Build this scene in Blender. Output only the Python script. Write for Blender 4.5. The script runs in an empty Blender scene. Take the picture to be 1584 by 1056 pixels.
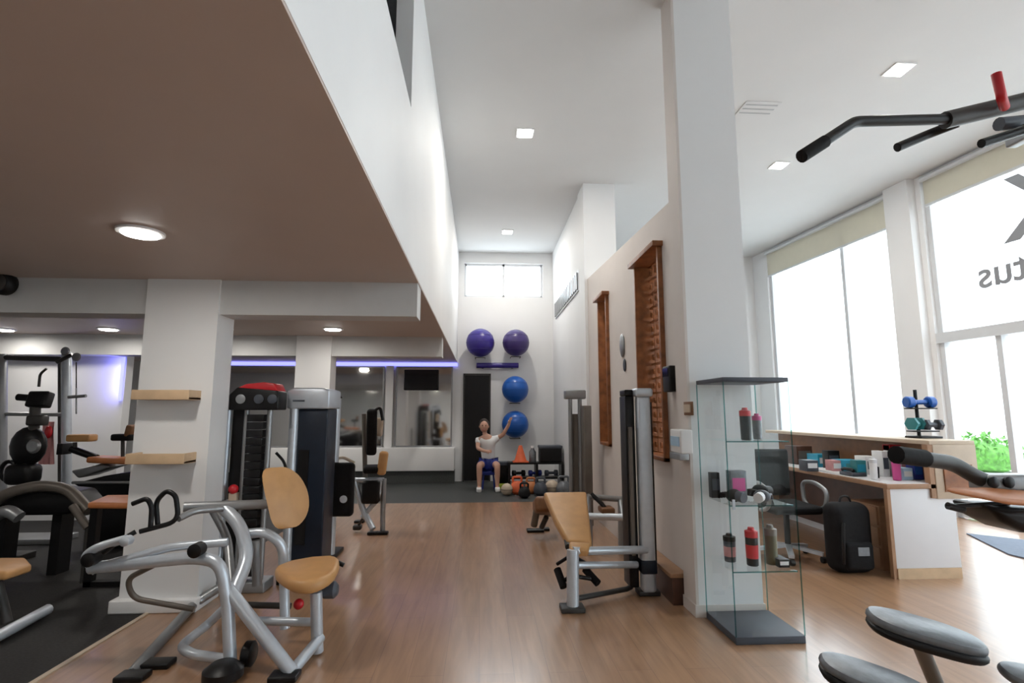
import bpy, bmesh, math, random
from mathutils import Vector, Matrix, Euler
random.seed(7)
S = bpy.context.scene
COL = S.collection
# ------------------------------------------------------------------ camera
F = 820.0; T = math.atan(108/820); A = math.atan(48/820*math.cos(T)); H = 1.41
FW = Vector((math.sin(A)*math.cos(T), math.cos(A)*math.cos(T), math.sin(T)))
RT = Vector((math.cos(A), -math.sin(A), 0)); UP = RT.cross(FW)
cd = bpy.data.cameras.new('camera'); cam = bpy.data.objects.new('camera', cd); COL.objects.link(cam)
cd.sensor_width = 36; cd.lens = F*36/1584; cd.clip_start = .02; cd.clip_end = 200
cam.matrix_world = Matrix.Translation((0, 0, H)) @ Matrix((RT, UP, -FW)).transposed().to_4x4()
S.camera = cam
def at(px, py, Y=None, X=None, Z=None):
    d = FW + RT*((px-792)/F) + UP*((528-py)/F)
    k = Y/d.y if Y is not None else X/d.x if X is not None else (Z-H)/d.z
    return Vector((k*d.x, k*d.y, H+k*d.z))
# ------------------------------------------------------------------ world, exposure
w = bpy.data.worlds.new('sky'); S.world = w; w.use_nodes = True
nt = w.node_tree; bg = nt.nodes['Background']; bg.inputs['Color'].default_value = (.84, .93, 1, 1); bg.inputs['Strength'].default_value = 3.0
S.view_settings.view_transform = 'Standard'; S.view_settings.look = 'None'
S.view_settings.exposure = 1.25; S.view_settings.gamma = 1
def WX(Y): return 6.0+(11-Y)*.0875          # the window wall stands at a small angle
def portal(p, sx, sy, rot):
    l = bpy.data.lights.new('daylight_portal', 'AREA'); l.shape = 'RECTANGLE'; l.size = sx; l.size_y = sy
    l.cycles.is_portal = True
    o = bpy.data.objects.new('daylight_portal', l); COL.objects.link(o); o.location = p; o.rotation_euler = rot
for y0, y1, z0, z1 in ((10.6, 7.5, .95, 4.75), (7.0, 3.6, .05, 4.75), (3.2, -.3, .05, 4.75), (-.7, -2.8, .05, 4.75)):
    ym = (y0+y1)/2
    portal((WX(ym)+.12, ym, (z0+z1)/2), z1-z0, abs(y0-y1), (0, math.pi/2, 0))
portal((.47, 11.25, 4.2), 1.7, .75, (-math.pi/2, 0, 0))
# ------------------------------------------------------------------ materials
M = {}
def mat(name, col, rough=.5, metal=0, emis=None, es=0, noise=0, nscale=8, bump=0, spec=.5, alpha=None):
    m = bpy.data.materials.new(name); m.use_nodes = True; n = m.node_tree; b = n.nodes['Principled BSDF']
    b.inputs['Base Color'].default_value = (*col, 1); b.inputs['Roughness'].default_value = rough
    b.inputs['Metallic'].default_value = metal; b.inputs['Specular IOR Level'].default_value = spec
    if emis: b.inputs['Emission Color'].default_value = (*emis, 1); b.inputs['Emission Strength'].default_value = es
    if noise or bump:
        tc = n.nodes.new('ShaderNodeTexCoord'); nz = n.nodes.new('ShaderNodeTexNoise'); nz.inputs['Scale'].default_value = nscale; nz.inputs['Detail'].default_value = 5
        n.links.new(tc.outputs['Object'], nz.inputs['Vector'])
        if noise:
            r = n.nodes.new('ShaderNodeValToRGB')
            r.color_ramp.elements[0].position = .3; r.color_ramp.elements[1].position = .7
            r.color_ramp.elements[0].color = (*[c*(1-noise) for c in col], 1); r.color_ramp.elements[1].color = (*[min(1, c*(1+noise)) for c in col], 1)
            n.links.new(nz.outputs['Fac'], r.inputs['Fac']); n.links.new(r.outputs['Color'], b.inputs['Base Color'])
        if bump:
            bp = n.nodes.new('ShaderNodeBump'); bp.inputs['Strength'].default_value = bump; bp.inputs['Distance'].default_value = .01
            n.links.new(nz.outputs['Fac'], bp.inputs['Height']); n.links.new(bp.outputs['Normal'], b.inputs['Normal'])
    M[name] = m; return m
mat('white_paint', (.80, .80, .80), .65, noise=.015, nscale=2)
mat('ceiling_paint', (.68, .68, .675), .8, noise=.012, nscale=2)
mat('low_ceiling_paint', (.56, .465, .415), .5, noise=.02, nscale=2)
mat('beam_paint', (.60, .60, .595), .7, noise=.02)
mat('beige_paint', (.66, .60, .56), .7, noise=.02, nscale=3)
mat('grey_paint', (.45, .46, .47), .7, noise=.02)
mat('rubber', (.017, .016, .0155), .65, spec=.35, noise=.5, nscale=60, bump=.1)
mat('rubber_back', (.05, .055, .053), .55, noise=.3, nscale=50)
mat('silver', (.60, .65, .71), .34, .42, noise=.04, nscale=20)
mat('grey_metal', (.33, .34, .35), .35, .6, noise=.04, nscale=20)
mat('dark_metal', (.045, .043, .041), .48, .15, noise=.1, nscale=20)
mat('black', (.007, .007, .008), .4, spec=.3, noise=.2, nscale=20)
mat('black_soft', (.006, .006, .007), .75, spec=.25, noise=.3, nscale=30, bump=.2)
mat('navy', (.007, .014, .028), .35, spec=.35, noise=.15, nscale=10)
mat('tan', (.56, .30, .115), .42, noise=.06, nscale=14, bump=.05)
mat('orange_tan', (.55, .20, .07), .45, noise=.08, nscale=14)
mat('brown_vinyl', (.20, .085, .03), .45, noise=.12, nscale=14)
mat('frame_wood', (.27, .095, .03), .45, noise=.35, nscale=12, bump=.15)
mat('dark_wood', (.07, .028, .016), .45, noise=.3, nscale=10)
mat('light_wood', (.60, .42, .26), .5, noise=.10, nscale=9)
mat('pale_wood', (.56, .45, .34), .5, noise=.06, nscale=9)
mat('mid_wood', (.36, .20, .11), .5, noise=.12, nscale=9)
mat('white_laminate', (.74, .74, .76), .35, noise=.01)
mat('white', (.82, .82, .82), .45, noise=.02)
mat('white_frame', (.66, .68, .70), .4, noise=.02)
mat('blue', (.01, .10, .42), .32, noise=.05)
mat('purple', (.035, .02, .22), .34, noise=.1)
mat('purple_dark', (.045, .025, .14), .34, noise=.1)
mat('teal', (.03, .22, .24), .4, noise=.1)
mat('cyan', (.02, .30, .46), .4, noise=.1)
mat('slate', (.06, .07, .09), .45, noise=.1)
mat('red', (.55, .012, .02), .35, noise=.08)
mat('pink', (.60, .07, .27), .35, noise=.08)
mat('pink_pale', (.62, .30, .30), .7, noise=.15)
mat('orange', (.75, .14, .05), .5, noise=.08)
mat('lime', (.35, .42, .02), .5, noise=.08)
mat('deep_blue', (.01, .025, .22), .45, noise=.1)
mat('pale_blue', (.40, .58, .75), .4, noise=.05)
mat('olive', (.10, .09, .04), .35, noise=.15)
mat('taupe_metal', (.16, .14, .12), .4, .3, noise=.1)
mat('fabric_blind', (.72, .69, .60), .9, noise=.02)
_m = M['fabric_blind']; _n = _m.node_tree; _t = _n.nodes.new('ShaderNodeBsdfTranslucent'); _t.inputs['Color'].default_value = (.62, .58, .48, 1)
_x = _n.nodes.new('ShaderNodeMixShader'); _x.inputs[0].default_value = .3
_n.links.new(_n.nodes['Principled BSDF'].outputs[0], _x.inputs[1]); _n.links.new(_t.outputs[0], _x.inputs[2]); _n.links.new(_x.outputs[0], _n.nodes['Material Output'].inputs[0])
mat('plate_grey', (.16, .17, .185), .35, .3, noise=.15, nscale=40, bump=.1)
mat('slate_blue', (.16, .19, .25), .8, noise=.1, nscale=30)
mat('skin', (.58, .33, .24), .5, noise=.06)
mat('hair', (.03, .018, .012), .6, noise=.3, nscale=60)
mat('shirt', (.80, .80, .80), .85, noise=.03)
mat('leaf', (.10, .30, .04), .6, noise=.4, nscale=14)
mat('concrete', (.70, .70, .69), .85, noise=.05, nscale=3)
mat('facade', (.80, .80, .79), .85, noise=.03, nscale=2)
mat('facade_glass', (.46, .50, .54), .3)
mat('letter', (.27, .28, .30), .6, noise=.03)
mat('mirror', (.72, .72, .69), .06, 1)
mat('lamp', (1, 1, 1), .5, emis=(1, .98, .94), es=9)
mat('led', (.25, .25, .8), .5, emis=(.24, .25, 1.0), es=.95)
mat('screen', (.01, .01, .012), .12)
def glass(name, col, tint):
    m = bpy.data.materials.new(name); m.use_nodes = True; n = m.node_tree; n.nodes.clear()
    out = n.nodes.new('ShaderNodeOutputMaterial'); mx = n.nodes.new('ShaderNodeMixShader'); tr = n.nodes.new('ShaderNodeBsdfTransparent')
    gl = n.nodes.new('ShaderNodeBsdfGlossy'); lw = n.nodes.new('ShaderNodeLayerWeight'); lw.inputs['Blend'].default_value = .5
    pw = n.nodes.new('ShaderNodeMath'); pw.operation = 'POWER'; pw.inputs[1].default_value = 5.0; n.links.new(lw.outputs['Facing'], pw.inputs[0])
    fr = n.nodes.new('ShaderNodeMath'); fr.operation = 'MULTIPLY_ADD'; fr.inputs[1].default_value = .7; fr.inputs[2].default_value = .03; n.links.new(pw.outputs[0], fr.inputs[0])
    tr.inputs['Color'].default_value = (*tint, 1); gl.inputs['Color'].default_value = (*col, 1); gl.inputs['Roughness'].default_value = .02
    n.links.new(fr.outputs[0], mx.inputs[0]); n.links.new(tr.outputs[0], mx.inputs[1]); n.links.new(gl.outputs[0], mx.inputs[2]); n.links.new(mx.outputs[0], out.inputs[0]); M[name] = m
glass('glass', (1, 1, 1), (.97, .98, .98))
glass('case_glass', (.9, 1, 1), (.985, .995, .996))
glass('case_edge', (.5, .8, .8), (.45, .68, .68))
def wood_floor():
    m = mat('wood_floor', (.4, .25, .15), .42); n = m.node_tree; b = n.nodes['Principled BSDF']
    b.inputs['Coat Weight'].default_value = .8; b.inputs['Coat Roughness'].default_value = .19; b.inputs['Coat IOR'].default_value = 1.6
    tc = n.nodes.new('ShaderNodeTexCoord'); mp = n.nodes.new('ShaderNodeMapping'); mp.inputs['Rotation'].default_value = (0, 0, math.pi/2)
    br = n.nodes.new('ShaderNodeTexBrick'); br.offset = .37; br.inputs['Scale'].default_value = 1; br.inputs['Brick Width'].default_value = 1.3; br.inputs['Row Height'].default_value = .19
    br.inputs['Mortar Size'].default_value = .0015; br.inputs['Color1'].default_value = (.35, .19, .10, 1); br.inputs['Color2'].default_value = (.39, .22, .12, 1); br.inputs['Mortar'].default_value = (.25, .14, .085, 1)
    mp2 = n.nodes.new('ShaderNodeMapping'); mp2.inputs['Scale'].default_value = (14, 1.2, 1)
    nz = n.nodes.new('ShaderNodeTexNoise'); nz.inputs['Scale'].default_value = 1.6; nz.inputs['Detail'].default_value = 7; nz.inputs['Distortion'].default_value = .6
    r = n.nodes.new('ShaderNodeValToRGB'); r.color_ramp.elements[0].position = .3; r.color_ramp.elements[1].position = .75
    r.color_ramp.elements[0].color = (.80, .78, .76, 1); r.color_ramp.elements[1].color = (1.12, 1.12, 1.12, 1)
    mx = n.nodes.new('ShaderNodeMixRGB'); mx.blend_type = 'MULTIPLY'; mx.inputs[0].default_value = 1
    L = n.links.new
    L(tc.outputs['Object'], mp.inputs['Vector']); L(mp.outputs[0], br.inputs['Vector']); L(tc.outputs['Object'], mp2.inputs['Vector']); L(mp2.outputs[0], nz.inputs['Vector'])
    L(nz.outputs['Fac'], r.inputs['Fac']); L(br.outputs['Color'], mx.inputs[1]); L(r.outputs[0], mx.inputs[2]); L(mx.outputs[0], b.inputs['Base Color'])
wood_floor()
# ------------------------------------------------------------------ mesh builder
def V(p): return Vector(p)
class MB:
    def __init__(s): s.v = []; s.f = []
    def add(s, vs, fs):
        k = len(s.v); s.v += [Vector(p) for p in vs]; s.f += [[i+k for i in f] for f in fs]; return s
    def box(s, a, b, m=None):
        (x0, y0, z0), (x1, y1, z1) = a, b
        x0, x1 = sorted((x0, x1)); y0, y1 = sorted((y0, y1)); z0, z1 = sorted((z0, z1))
        vs = [Vector(p) for p in ((x0, y0, z0), (x1, y0, z0), (x1, y1, z0), (x0, y1, z0), (x0, y0, z1), (x1, y0, z1), (x1, y1, z1), (x0, y1, z1))]
        if m: vs = [m @ p for p in vs]
        return s.add(vs, [(0, 3, 2, 1), (4, 5, 6, 7), (0, 1, 5, 4), (1, 2, 6, 5), (2, 3, 7, 6), (3, 0, 4, 7)])
    def bar(s, p, q, wd, ht=None, up=(0, 0, 1)):
        p, q = V(p), V(q); ht = ht or wd; d = (q-p).normalized(); u = Vector(up)
        if abs(d.dot(u)) > .98: u = Vector((0, 1, 0))
        sd = d.cross(u).normalized(); u = sd.cross(d)
        vs = [c + sd*(i*wd/2) + u*(j*ht/2) for c in (p, q) for i, j in ((-1, -1), (1, -1), (1, 1), (-1, 1))]
        return s.add(vs, [(0, 1, 2, 3), (7, 6, 5, 4), (0, 4, 5, 1), (1, 5, 6, 2), (2, 6, 7, 3), (3, 7, 4, 0)])
    def tube(s, pts, r, n=12, round_=0, closed=False):
        pts = [V(p) for p in pts]
        if round_ and len(pts) > 2:
            q = [pts[0]]
            for a, b, c in zip(pts, pts[1:], pts[2:]):
                k = min(round_, (a-b).length*.45, (c-b).length*.45); a2 = b+(a-b).normalized()*k; c2 = b+(c-b).normalized()*k
                for i in range(7):
                    t = i/6; q.append(a2*(1-t)**2 + b*2*t*(1-t) + c2*t*t)
            q.append(pts[-1]); pts = q
        N = len(pts); rs = r if isinstance(r, (list, tuple)) else [r]*N
        if len(rs) != N: rs = [rs[0]]*N
        k0 = len(s.v); u = None
        for i, p in enumerate(pts):
            d = (pts[(i+1) % N]-pts[i-1]) if closed else (pts[min(i+1, N-1)]-pts[max(i-1, 0)])
            d.normalize()
            if u is None: u = d.orthogonal().normalized()
            u = (u-d*u.dot(d)).normalized(); w_ = d.cross(u)
            s.v += [p+(u*math.cos(2*math.pi*j/n)+w_*math.sin(2*math.pi*j/n))*rs[i] for j in range(n)]
        for i in range(N if closed else N-1):
            a, b = k0+i*n, k0+((i+1) % N)*n
            s.f += [[a+j, a+(j+1) % n, b+(j+1) % n, b+j] for j in range(n)]
        if not closed:
            s.f.append([k0+j for j in reversed(range(n))]); s.f.append([k0+(N-1)*n+j for j in range(n)])
        return s
    def lathe(s, prof, c=(0, 0, 0), ax='z', n=24):
        k0 = len(s.v); c = V(c)
        for r, h in prof:
            for j in range(n):
                a = 2*math.pi*j/n; x, y = r*math.cos(a), r*math.sin(a)
                s.v.append(c + (Vector((x, y, h)) if ax == 'z' else Vector((h, x, y)) if ax == 'x' else Vector((y, h, x)) if isinstance(ax, str) else ax @ Vector((x, y, h))))
        m = len(prof)
        for i in range(m-1):
            a, b = k0+i*n, k0+(i+1)*n
            s.f += [[a+j, a+(j+1) % n, b+(j+1) % n, b+j] for j in range(n)]
        s.f.append([k0+j for j in reversed(range(n))]); s.f.append([k0+(m-1)*n+j for j in range(n)])
        return s
    def ball(s, c, r, n=20, sc=(1, 1, 1)):
        k = len(s.v); m = n//2
        self_pts = [(max(.0004, math.sin(math.pi*i/m)), -math.cos(math.pi*i/m)) for i in range(m+1)]
        s.lathe([(a*r, b*r) for a, b in self_pts], (0, 0, 0), 'z', n)
        for i in range(k, len(s.v)): p = s.v[i]; s.v[i] = V(c)+Vector((p.x*sc[0], p.y*sc[1], p.z*sc[2]))
        return s
    def prism(s, pts, off):
        pts = [V(p) for p in pts]; off = V(off); n = len(pts)
        return s.add(pts+[p+off for p in pts], [list(range(n)), list(range(2*n-1, n-1, -1))]+[[i, i+n, (i+1) % n+n, (i+1) % n] for i in range(n)])
    def build(s, name, m, parent=None, bevel=0, seg=3, smooth=True, loc=None, sub=0):
        vs = s.v; wl = Vector((0, 0, 0))
        if parent is not None:
            p = parent
            while p: wl = wl+p.location; p = p.parent
            base = wl; loc_ = Vector((0, 0, 0))
        else:
            if loc is None:
                xs = [p.x for p in vs]; ys = [p.y for p in vs]; zs = [p.z for p in vs]
                loc = ((min(xs)+max(xs))/2, (min(ys)+max(ys))/2, min(zs))
            base = V(loc); loc_ = base
        me = bpy.data.meshes.new(name); me.from_pydata([p-base for p in vs], [], s.f)
        bm = bmesh.new(); bm.from_mesh(me); bmesh.ops.recalc_face_normals(bm, faces=bm.faces)
        if bevel:
            es = [e for e in bm.edges if len(e.link_faces) == 2 and e.calc_face_angle(0) > .6]
            bmesh.ops.bevel(bm, geom=es, offset=bevel, segments=seg, profile=.5, affect='EDGES', clamp_overlap=True)
        for e in bm.edges:
            e.smooth = len(e.link_faces) == 2 and e.calc_face_angle(0) < .7
        for f in bm.faces: f.smooth = smooth
        bm.to_mesh(me); bm.free()
        me.materials.append(M[m] if isinstance(m, str) else m)
        o = bpy.data.objects.new(name, me); COL.objects.link(o); o.location = loc_
        if parent is not None: o.parent = parent
        return o
def tag(o, label=None, cat=None, group=None, kind=None):
    for k, v in (('label', label), ('category', cat), ('group', group), ('kind', kind)):
        if v: o[k] = v
    return o
def thing(name, loc, label, cat, group=None):
    o = bpy.data.objects.new(name, None); COL.objects.link(o); o.location = loc; o.empty_display_size = .1
    return tag(o, label, cat, group)
def st(name, mb, m, **k):
    o = mb.build(name, m, **k)
    if k.get('parent') is None: o['kind'] = 'structure'
    return o
def dup(root, loc, rz=None, label=None, group=None):
    def cp(o, par):
        c = o.copy(); COL.objects.link(c)
        if par: c.parent = par
        for ch in [x for x in kids.get(o.name, [])]: cp(ch, c)
        return c
    kids = {}
    for x in list(bpy.data.objects):
        if x.parent: kids.setdefault(x.parent.name, []).append(x)
    c = cp(root, None); c.location = loc
    if rz is not None: c.rotation_euler.z = rz
    if label: c['label'] = label
    if group: c['group'] = group
    return c
def B(a, b): return MB().box(a, b)
# ------------------------------------------------------------------ structure
XL, YB, YN = -8.0, 11.1, -3.0
ZC, ZL = 4.8, 2.42
st('floor', B((-2.33, YN, -.1), (7.4, 8.55, 0)), 'wood_floor', loc=(0, 0, 0))
st('floor', B((XL, YN, -.1), (-2.33, 8.55, 0)), 'rubber')
st('floor', B((XL, 8.55, -.1), (7.4, YB, 0)), 'rubber_back')
st('trim_1', B((-2.345, YN, 0), (-2.315, 4.15, .008)), 'pale_wood')
st('ceiling', B((XL, YN, ZC), (7.4, YB+.2, ZC+.15)), 'ceiling_paint')
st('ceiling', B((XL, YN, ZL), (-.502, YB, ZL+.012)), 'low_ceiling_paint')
# parapet and wall above the low ceiling (the mezzanine's edge)
st('floor_mezzanine', B((XL, YN, ZL+.012), (-.62, YB, ZL+.2)), 'grey_paint')
st('wall_mezzanine', MB().prism([(-.5, YN, ZL+.012), (-.5, YB, ZL+.012), (-.5, YB, ZC), (-.5, 3.47, ZC), (-.5, 3.47, 3.5), (-.5, YN, 3.5)], (-.12, 0, 0)), 'white_paint')
st('wall_mezzanine_rear', B((-5.2, YN, ZL+.2), (-5.0, YB, ZC)), 'grey_paint')
st('wall_left', B((XL-.2, YN, 0), (XL, YB, ZC)), 'white_paint')
st('wall_near', B((XL, YN-.2, 0), (7.4, YN, ZC)), 'white_paint')
# back wall with the high window
bw = MB(); bw.box((XL, YB, 0), (-.38, YB+.2, ZC)); bw.box((1.31, YB, 0), (6.2, YB+.2, ZC)); bw.box((-.38, YB, 0), (1.31, YB+.2, 3.83)); bw.box((-.38, YB, 4.57), (1.31, YB+.2, ZC))
st('wall_back', bw, 'white_paint')
def winframe(parent, x0, x1, z0, z1, y, n, name='window_frame', t=.045):
    f = MB(); f.box((x0, y, z0), (x1, y+.06, z0+t)); f.box((x0, y, z1-t), (x1, y+.06, z1))
    for i in range(n+1):
        x = x0+(x1-x0)*i/n; f.box((x-t/2, y, z0), (x+t/2, y+.06, z1))
    return f.build(name, 'white_frame', parent)
w1 = st('window_1', B((-.38, YB+.10, 3.83), (1.31, YB+.106, 4.57)), 'glass'); winframe(w1, -.36, 1.29, 3.83, 4.57, YB+.07, 2)
# wall on the right of the tall nave
st('wall_right', MB().box((1.52, 7.96, 0), (1.72, YB, ZC)), 'white_paint')
def prism_x(pts, x0, x1): return MB().prism([(x0, y, z) for y, z in pts], (x1-x0, 0, 0))
bwl = MB()
def wz(y): return 3.12+(y-4.0)*.06
def seg(y0, y1, z0, z1=None):
    bwl.prism([(1.54, y0, z0), (1.54, y1, z0), (1.54, y1, z1 or wz(y1)), (1.54, y0, z1 or wz(y0))], (.2, 0, 0))
seg(4.02, 4.33, 0); seg(4.33, 5.05, 0, 1.0); seg(4.33, 5.05, 2.85); seg(5.05, 6.25, 0); seg(6.25, 6.72, 0, 1.0); seg(6.25, 6.72, 2.85); seg(6.72, 7.5, 0)
st('wall_partition', bwl, 'beige_paint')
# pillars
def pillar(n, x0, x1, y0, y1, z1, side=None):
    return st(n, B((x0, y0, 0), (x1, y1, z1)), 'white_paint')
pillar('wall_pillar', 1.52, 1.98, 3.80, 4.02, ZC)
st('wall_pillar', B((1.50, 3.80, 0), (1.52, 4.02, ZC)), 'beige_paint')  # the white pillar's left side, its shade put into a beige slab
pillar('wall_pillar', 1.50, 1.98, 7.50, 7.96, ZC)
pillar('wall_pillar', -2.56, -2.02, 4.13, 4.40, ZL)
pillar('wall_pillar', -2.48, -2.02, 7.22, 7.5, ZL)
st('baseboard_pillar', B((-2.60, 4.08, 0), (-2.0, 4.42, .09)), 'white_paint', bevel=.01)
st('baseboard_pillar', B((1.49, 3.79, 0), (1.99, 4.02, .08)), 'beige_paint')
# beams
st('wall_beam', B((XL, 4.15, 2.15), (-.51, 4.38, ZL)), 'beam_paint')
st('wall_beam', B((XL, 7.25, 2.15), (-.54, 7.48, ZL)), 'beam_paint')
st('wall_side_room', B((XL, 7.5, 0), (-4.83, 7.65, ZL)), 'white_paint')
st('trim_2', B((-4.86, 7.44, 1.55), (-4.83, 7.47, 2.14)), 'led')
lg = MB(); lg.box((-5.42, YB-.05, 2.345), (-.5, YB-.005, 2.41)); st('trim_3', lg, 'led')
ll = bpy.data.lights.new('led_light', 'AREA'); ll.shape = 'RECTANGLE'; ll.size = .04; ll.size_y = .55; ll.energy = .8; ll.color = (.25, .25, 1)
lo = bpy.data.objects.new('led_light', ll); COL.objects.link(lo); lo.location = (-4.88, 7.40, 1.85); lo.rotation_euler = (math.radians(90), 0, math.radians(70))
# white ledge below the mirrors
st('trim_4', B((-5.6, 10.72, .25), (-.52, YB, .69)), 'white_paint', bevel=.01)
st('trim_5', B((-5.6, 10.78, 0), (-.52, YB, .25)), 'rubber_back')
# mirrors
def mirror(x0, x1, lab):
    t = thing('wall_mirror', ((x0+x1)/2, YB-.03, .72), lab, 'mirror')
    MB().box((x0, YB-.035, .72), (x1, YB-.01, 2.30)).build('mirror_glass', 'mirror', t)
    f = MB()
    for a, b in (((x0-.03, YB-.05, .70), (x0, YB-.005, 2.33)), ((x1, YB-.05, .70), (x1+.03, YB-.005, 2.33)), ((x0, YB-.05, 2.30), (x1, YB-.005, 2.33)), ((x0, YB-.05, .69), (x1, YB-.005, .72))): f.box(a, b)
    f.build('mirror_frame', 'grey_metal', t)
mirror(-3.25, -2.02, 'wall mirror under the blue light strip, left of the white post')
mirror(-1.72, -.62, 'wall mirror behind the black television, right of the white post')
mirror(-5.3, -3.4, 'wall mirror under the blue strip, seen behind the pillars at left')
st('trim_6', B((-1.95, YB-.09, .69), (-1.80, YB, 2.34)), 'white_paint')
t = thing('television', (-1.22, YB-.09, 1.75), 'black flat television hanging in front of the back wall mirror', 'television')
MB().box((-1.58, YB-.12, 1.84), (-.88, YB-.07, 2.26)).build('casing', 'black', t, bevel=.008)
MB().box((-1.565, YB-.124, 1.86), (-.895, YB-.12, 2.25)).build('screen', 'screen', t)
MB().box((-1.3, YB-.07, 1.95), (-1.16, YB-.035, 2.15)).build('bracket', 'dark_metal', t)
# doorway at the back
d1 = st('door_1', B((-.34, YB-.04, .02), (.17, YB-.005, 2.15)), 'black')
MB().box((-.37, YB-.05, 0), (-.34, YB-.003, 2.19)).box((.17, YB-.05, 0), (.20, YB-.003, 2.19)).box((-.37, YB-.05, 2.15), (.20, YB-.003, 2.19)).build('door_frame', 'dark_metal', d1)
MB().tube([(.12, YB-.05, 1.0), (.12, YB-.08, 1.0), (.04, YB-.08, 1.0)], .009, 8).build('door_handle', 'silver', d1)
# ---------------- window wall
def wpt(y, z, o=0): return Vector((WX(y)+o, y, z))
def wseg(mb, y0, y1, z0, z1, o0=0, o1=.2):
    mb.prism([wpt(y0, z0, o0), wpt(y1, z0, o0), wpt(y1, z1, o0), wpt(y0, z1, o0)], (o1-o0, 0, 0)); return mb
wr = MB()
for a in ((11.3, 10.62, 0, ZC), (10.62, 7.5, 0, .95), (7.5, 7.0, 0, ZC), (3.6, 3.2, 0, ZC), (-.3, -.7, 0, ZC), (-2.8, -3.2, 0, ZC)): wseg(wr, *a)
for a in ((10.62, 7.5, 4.72, ZC), (7.0, 3.6, 4.72, ZC), (3.2, -.3, 4.72, ZC), (-.7, -2.8, 4.72, ZC)): wseg(wr, *a)
st('wall_windows', wr, 'white_paint')
wp = MB(); wseg(wp, 7.50, 7.08, 0, ZC, -.12, 0); st('wall_pillar', wp, 'white_paint')
def bigwin(n, y0, y1, z0, z1, ms, transom=None):
    g = MB(); wseg(g, y0, y1, z0, z1, .10, .106); w_ = st(n, g, 'glass')
    f = MB(); t = .07
    wseg(f, y0, y1, z0, z0+t, .05, .15); wseg(f, y0, y1, z1-t, z1, .05, .15)
    for y, a, b in [(y0-t/2, z0, z1), (y1+t/2, z0, z1)]+ms: wseg(f, y-t/2, y+t/2, a, b, .05, .15)
    if transom: wseg(f, y0, y1, transom-.07, transom+.07, .0, .17)
    f.build('window_frame', 'white_frame', w_); return w_
bigwin('window_2', 10.62, 7.5, .95, 4.72, [(8.62, .95, 4.72)])
w3 = bigwin('window_3', 7.0, 3.6, .02, 4.72, [(6.22, .02, 2.42), (5.0, .02, 4.72)], 2.42)
bigwin('window_4', 3.2, -.3, .02, 4.72, [(1.5, .02, 4.72)], 2.42)
bigwin('window_5', -.7, -2.8, .02, 4.72, [], 2.42)
s_ = MB(); wseg(s_, 10.7, 7.45, .93, .97, -.12, .1); s_.build('window_sill', 'white_frame', bpy.data.objects['window_2'])
def blind(y0, y1, z, lab):
    t = thing('roller_blind', wpt((y0+y1)/2, z, 0), lab, 'blind')
    wseg(MB(), y0, y1, z, 4.70, .0, .012).build('fabric', 'fabric_blind', t)
    wseg(MB(), y0, y1, z-.02, z+.015, -.006, .02).build('bottom_rail', 'white_frame', t)
    MB().tube([wpt(y0, 4.73, -.03), wpt(y1, 4.73, -.03)], .035).build('roller', 'white_frame', t)
blind(10.6, 7.53, 4.24, 'beige roller blind drawn up at the top of the far window')
blind(6.95, 3.65, 4.34, 'beige roller blind drawn up above the window with mirrored letters')
# mirrored lettering on window_3
def letters(txt, size, yfar, z, name):
    c = bpy.data.curves.new(name, 'FONT'); c.body = txt; c.size = size; c.extrude = .002; c.offset = size*.012; c.align_x = 'RIGHT'
    o = bpy.data.objects.new('tmp', c); COL.objects.link(o); dg = bpy.context.evaluated_depsgraph_get()
    me = bpy.data.meshes.new_from_object(o.evaluated_get(dg)); bpy.data.objects.remove(o)
    dirv = (wpt(yfar+1, 0)-wpt(yfar, 0)).normalized(); nrm = dirv.cross(Vector((0, 0, 1))).normalized()
    base = wpt(yfar, z, .094)
    pl = w3.location
    for v in me.vertices:
        p = base + dirv*v.co.x + Vector((0, 0, 1))*v.co.y + nrm*v.co.z; v.co = p-pl
    me.materials.clear(); me.materials.append(M['letter']); me.name = name
    q = bpy.data.objects.new(name, me); COL.objects.link(q); q.parent = w3
letters('tus', .50, 6.43, 3.00, 'lettering')
letters('K', 1.15, 6.03, 3.50, 'lettering')
# ---------------- outside
st('ground', B((7.6, -20, -.3), (40, 40, -.12)), 'concrete')
fb = thing('building', (17, 8, -.12), 'pale building across the street seen through the windows', 'building')
MB().box((17, -14, -.12), (22, 34, 9)).build('wall', 'facade', fb)
for i in range(9):
    for j in range(3):
        y = -8+i*4.2; z = .8+j*2.9
        pn = MB().box((16.93, y, z), (16.99, y+1.6, z+1.5)).build('window', 'facade_glass', fb)
sh = thing('shrub', at(1525, 735, X=9.5).to_tuple()[:2]+(-.12,), 'round green shrub in a pale planter outside the window', 'shrub')
L0 = sh.location.copy(); L0.z = 0
lf = MB()
for i in range(420):
    a = random.random()*6.28; b = math.acos(random.uniform(-.4, 1)); rr = .62*random.uniform(.6, 1)
    c = L0+Vector((rr*math.sin(b)*math.cos(a), rr*1.2*math.sin(b)*math.sin(a), .55+rr*.75*math.cos(b)))
    e = Euler((random.random()*3, random.random()*3, random.random()*6)).to_matrix()
    lf.add([c+e@Vector(p) for p in ((-.07, 0, 0), (0, -.03, .01), (.07, 0, 0), (0, .03, .01))], [(0, 1, 2, 3)])
lf.ball(L0+Vector((0, 0, .55)), .45, 14, (1, 1.2, .7))
lf.build('foliage', 'leaf', sh)
MB().lathe([(.34, -.12), (.42, .30), (.38, .30), (.36, .26)], L0).build('planter', 'concrete', sh)
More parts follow.
